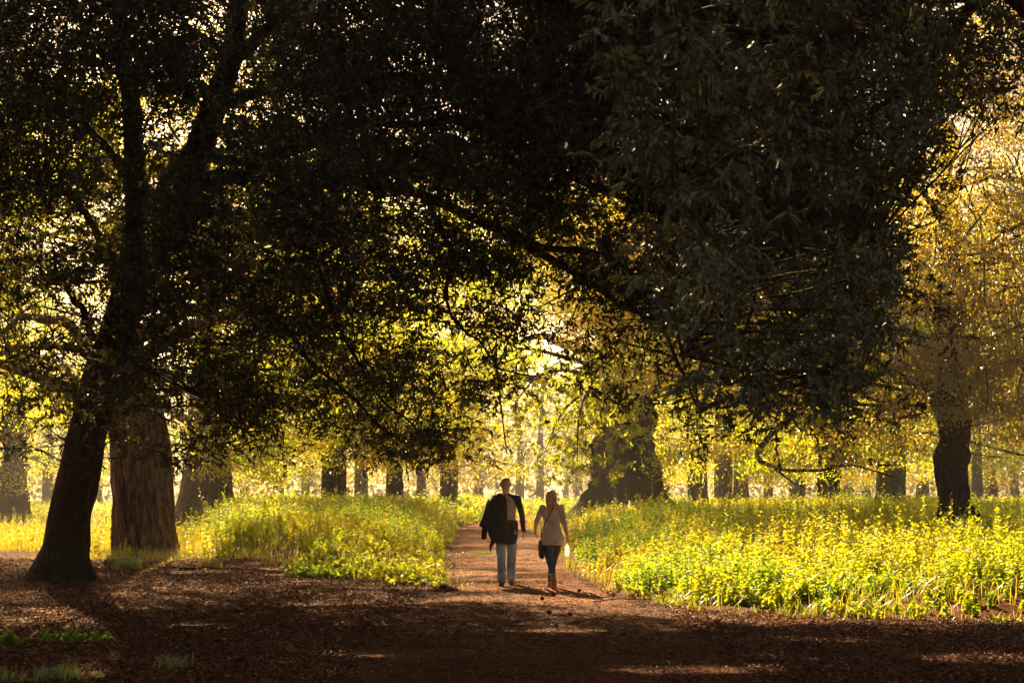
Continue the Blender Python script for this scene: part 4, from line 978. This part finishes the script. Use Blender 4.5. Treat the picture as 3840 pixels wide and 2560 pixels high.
blob('cardigan', [[(cxw, 0, 1.305, .085, .07, .03), (cxw, 0, 1.27, .142, .090, .05), (cxw, .0, 1.15, .145, .112, .08), (cxw, 0, 1.02, .136, .108, .08), (cxw - .002, -.005, .86, .170, .135, .07), (-.02, -.01, .74, .186, .140, .05), (-.02, -.01, .705, .192, .142, .02)],
                  [(*sl, .053), (*el, .047), (wl[0], wl[1], wl[2] + .02, .037)], [(*sr, .053), (*er, .047), (wr[0], wr[1], wr[2] + .035, .037)],
                  [(.13, .0, .80, .05, .08, .06), (.145, .02, .70, .034, .08, .03), (.152, .02, .675, .016, .05, .012)]], .010, M_card, wo, 3, ribf)
jw = [[(cxw, 0, .80, .145, .115, .05)]] + [[(p[0], p[1], p[2], p[3] + .009) for p in L_] for L_ in (rear, fore)]
blob('jeans', jw, .009, M_jeand, wo, 2, lambda c: .004 * fbm(c[:, 0] * 9, c[:, 1] * 9, c[:, 2] * 28, 5, 3))
# rear boot on its toe, front boot flat
blob('boot', [[(-.004, -.272, .235, .046, .048, .04), (.002, -.300, .17, .046, .046, .05), (.006, -.275, .10, .047, .042, .06), (.008, -.225, .035, .048, .045, .032)], [(.002, -.335, .185, .036, .018, .03), (.007, -.318, .11, .040, .014, .04), (.008, -.285, .055, .044, .014, .04)]], .008, M_tan, wo, 2)
blob('boot', [[(-.03, .40, .13, .042, .045, .04), (-.032, .38, .05, .042, .048, .048), (-.036, .50, .034, .044, .07, .032), (-.04, .56, .03, .040, .05, .028)]], .008, M_tan, wo, 2)
mb = MB(); t = np.linspace(0, 2 * PI, 19)
tube(mb, np.stack([wr[0] + .001 + .030 * np.cos(t), wr[1] - .004 + .030 * np.sin(t), np.full(19, wr[2] + .005)], -1), .006, 6)
mb.build('bracelet', plain('silver', (.6, .55, .5), .25, .8), wo)

# her bag and bottle
bg = empty('shoulder_bag', (.645 - .175, 22.42 - .03, .47), 'dark soft shoulder bag hanging at the woman\'s left hip on a thin strap', 'bag')
blob('pouch', [[(-.02, .0, .28, .03, .07, .03), (-.015, 0, .17, .046, .12, .10), (-.005, 0, .07, .045, .12, .06), (.0, 0, .035, .04, .10, .03)]], .010, M_bag, bg, 3, vfold(.005, 14, 8, 6))
st = np.array([(-.14, -.10, .99), (-.165, -.125, 1.0 - .02), (-.12, -.128, 1.06), (-.07, -.126, 1.15), (-.025, -.122, 1.24), (.01, -.105, 1.305), (.035, -.05, 1.345), (.045, .02, 1.335)])
st0 = np.array([(-.19, -.06, .76), (-.185, -.115, .85), (-.175, -.128, .94)])
off = np.array([-.175, -.03, .47]); sp = spline(np.vstack([st0, st[2:]]), 40) - off
mb = MB(); tube(mb, sp, .0075, 6); mb.build('strap', M_bag, bg)
bt_loc = np.array([.645 + .226, 22.42 + .065, .505])
bo = empty('water_bottle', bt_loc, 'clear plastic water bottle gleaming in the woman\'s right hand', 'bottle')
m, nt, N = newmat('clear_plastic')
pb = N('ShaderNodeBsdfPrincipled'); pb.inputs['Base Color'].default_value = (.92, .95, 1, 1); pb.inputs['Roughness'].default_value = .12; pb.inputs['Transmission Weight'].default_value = .35; pb.inputs['IOR'].default_value = 1.35
tl = N('ShaderNodeBsdfTranslucent'); tl.inputs['Color'].default_value = (.9, .92, .95, 1); mx = N('ShaderNodeMixShader'); mx.inputs[0].default_value = .5
nt.links.new(pb.outputs[0], mx.inputs[1]); nt.links.new(tl.outputs[0], mx.inputs[2]); oo = N('ShaderNodeOutputMaterial'); nt.links.new(mx.outputs[0], oo.inputs[0])
prof = [(0, .001), (0, .03), (.006, .038), (.03, .040), (.05, .037), (.06, .039), (.09, .040), (.105, .034), (.115, .034), (.13, .040), (.155, .037), (.175, .026), (.19, .0145), (.203, .0135)]
mb = MB(); tube(mb, np.array([[0, 0, z + .0001 * i] for i, (z, r) in enumerate(prof)]), [r for z, r in prof], 24); mb.build('flask', m, bo)
mb = MB(); tube(mb, np.array([[0, 0, .198], [0, 0, .199], [0, 0, .214], [0, 0, .215]]), [.001, .017, .0165, .001], 16); mb.build('cap', plain('white_cap', (.75, .75, .75), .4), bo)

# ------------------------------------------------------------------ haze
HAZE = 0.0007
me = bpy.data.meshes.new('haze'); x0, x1, y0, y1, z0, z1 = -225, 225, -30, 340, -2.2, 24
me.from_pydata([(x, y, z) for z in (z0, z1) for y in (y0, y1) for x in (x0, x1)], [], [(0, 2, 3, 1), (4, 5, 7, 6), (0, 1, 5, 4), (2, 6, 7, 3), (0, 4, 6, 2), (1, 3, 7, 5)])
m, nt, N = newmat('haze'); v = N('ShaderNodeVolumePrincipled'); v.inputs['Color'].default_value = (.97, .92, .86, 1); v.inputs['Density'].default_value = HAZE; v.inputs['Anisotropy'].default_value = .3
oo = N('ShaderNodeOutputMaterial'); nt.links.new(v.outputs[0], oo.inputs['Volume']); me.materials.append(m)
tag(link('haze', me), 'thin sunlit morning haze', 'haze', kind='stuff')

# ------------------------------------------------------------------ light, sky, camera
W = bpy.data.worlds.new("World"); SC.world = W; W.use_nodes = True
nt = W.node_tree; bgn = nt.nodes['Background']; sky = nt.nodes.new('ShaderNodeTexSky'); sky.sky_type = 'NISHITA'; sky.sun_disc = False
sky.sun_elevation = SUN_EL; sky.sun_rotation = -SUN_AZ; sky.dust_density = 2.5
wb_ = nt.nodes.new('ShaderNodeMixRGB'); wb_.blend_type = 'MULTIPLY'; wb_.inputs[0].default_value = 1; wb_.inputs[2].default_value = (1, .77, .52, 1)
nt.links.new(sky.outputs[0], wb_.inputs[1]); nt.links.new(wb_.outputs[0], bgn.inputs[0]); bgn.inputs[1].default_value = 0.05
sun = bpy.data.lights.new('sun', 'SUN'); sun.energy = 5; sun.angle = math.radians(.55); sun.color = (1, .73, .37)
so = bpy.data.objects.new('sun', sun); COL.objects.link(so); so.rotation_euler = Vector((-SUN).tolist()).to_track_quat('-Z', 'Y').to_euler()
so.location = (-20, 60, 40)
cam = bpy.data.cameras.new('camera'); cam.lens = 50; cam.sensor_width = 36; cam.shift_y = (HZ - 1280) / 3840; cam.clip_end = 2000; cam.clip_start = .1
cam.lens = F / 3840 * 36
cam.dof.use_dof = True; cam.dof.focus_distance = 23; cam.dof.aperture_fstop = 5
co = bpy.data.objects.new('camera', cam); COL.objects.link(co); co.location = (0, 0, CAMH); co.rotation_euler = (PI / 2, 0, 0); SC.camera = co
SC.view_settings.view_transform = 'Standard'; SC.view_settings.look = 'None'; SC.view_settings.gamma = 1; SC.view_settings.exposure = 2.25
SC.render.engine = 'CYCLES'
c = SC.cycles; c.max_bounces = 7; c.diffuse_bounces = 4; c.glossy_bounces = 2; c.transmission_bounces = 4; c.volume_bounces = 0; c.transparent_max_bounces = 4
c.use_denoising = True; c.use_adaptive_sampling = True; c.adaptive_threshold = .02; c.sample_clamp_indirect = 6; c.sample_clamp_direct = 40
c.caustics_reflective = False; c.caustics_refractive = False
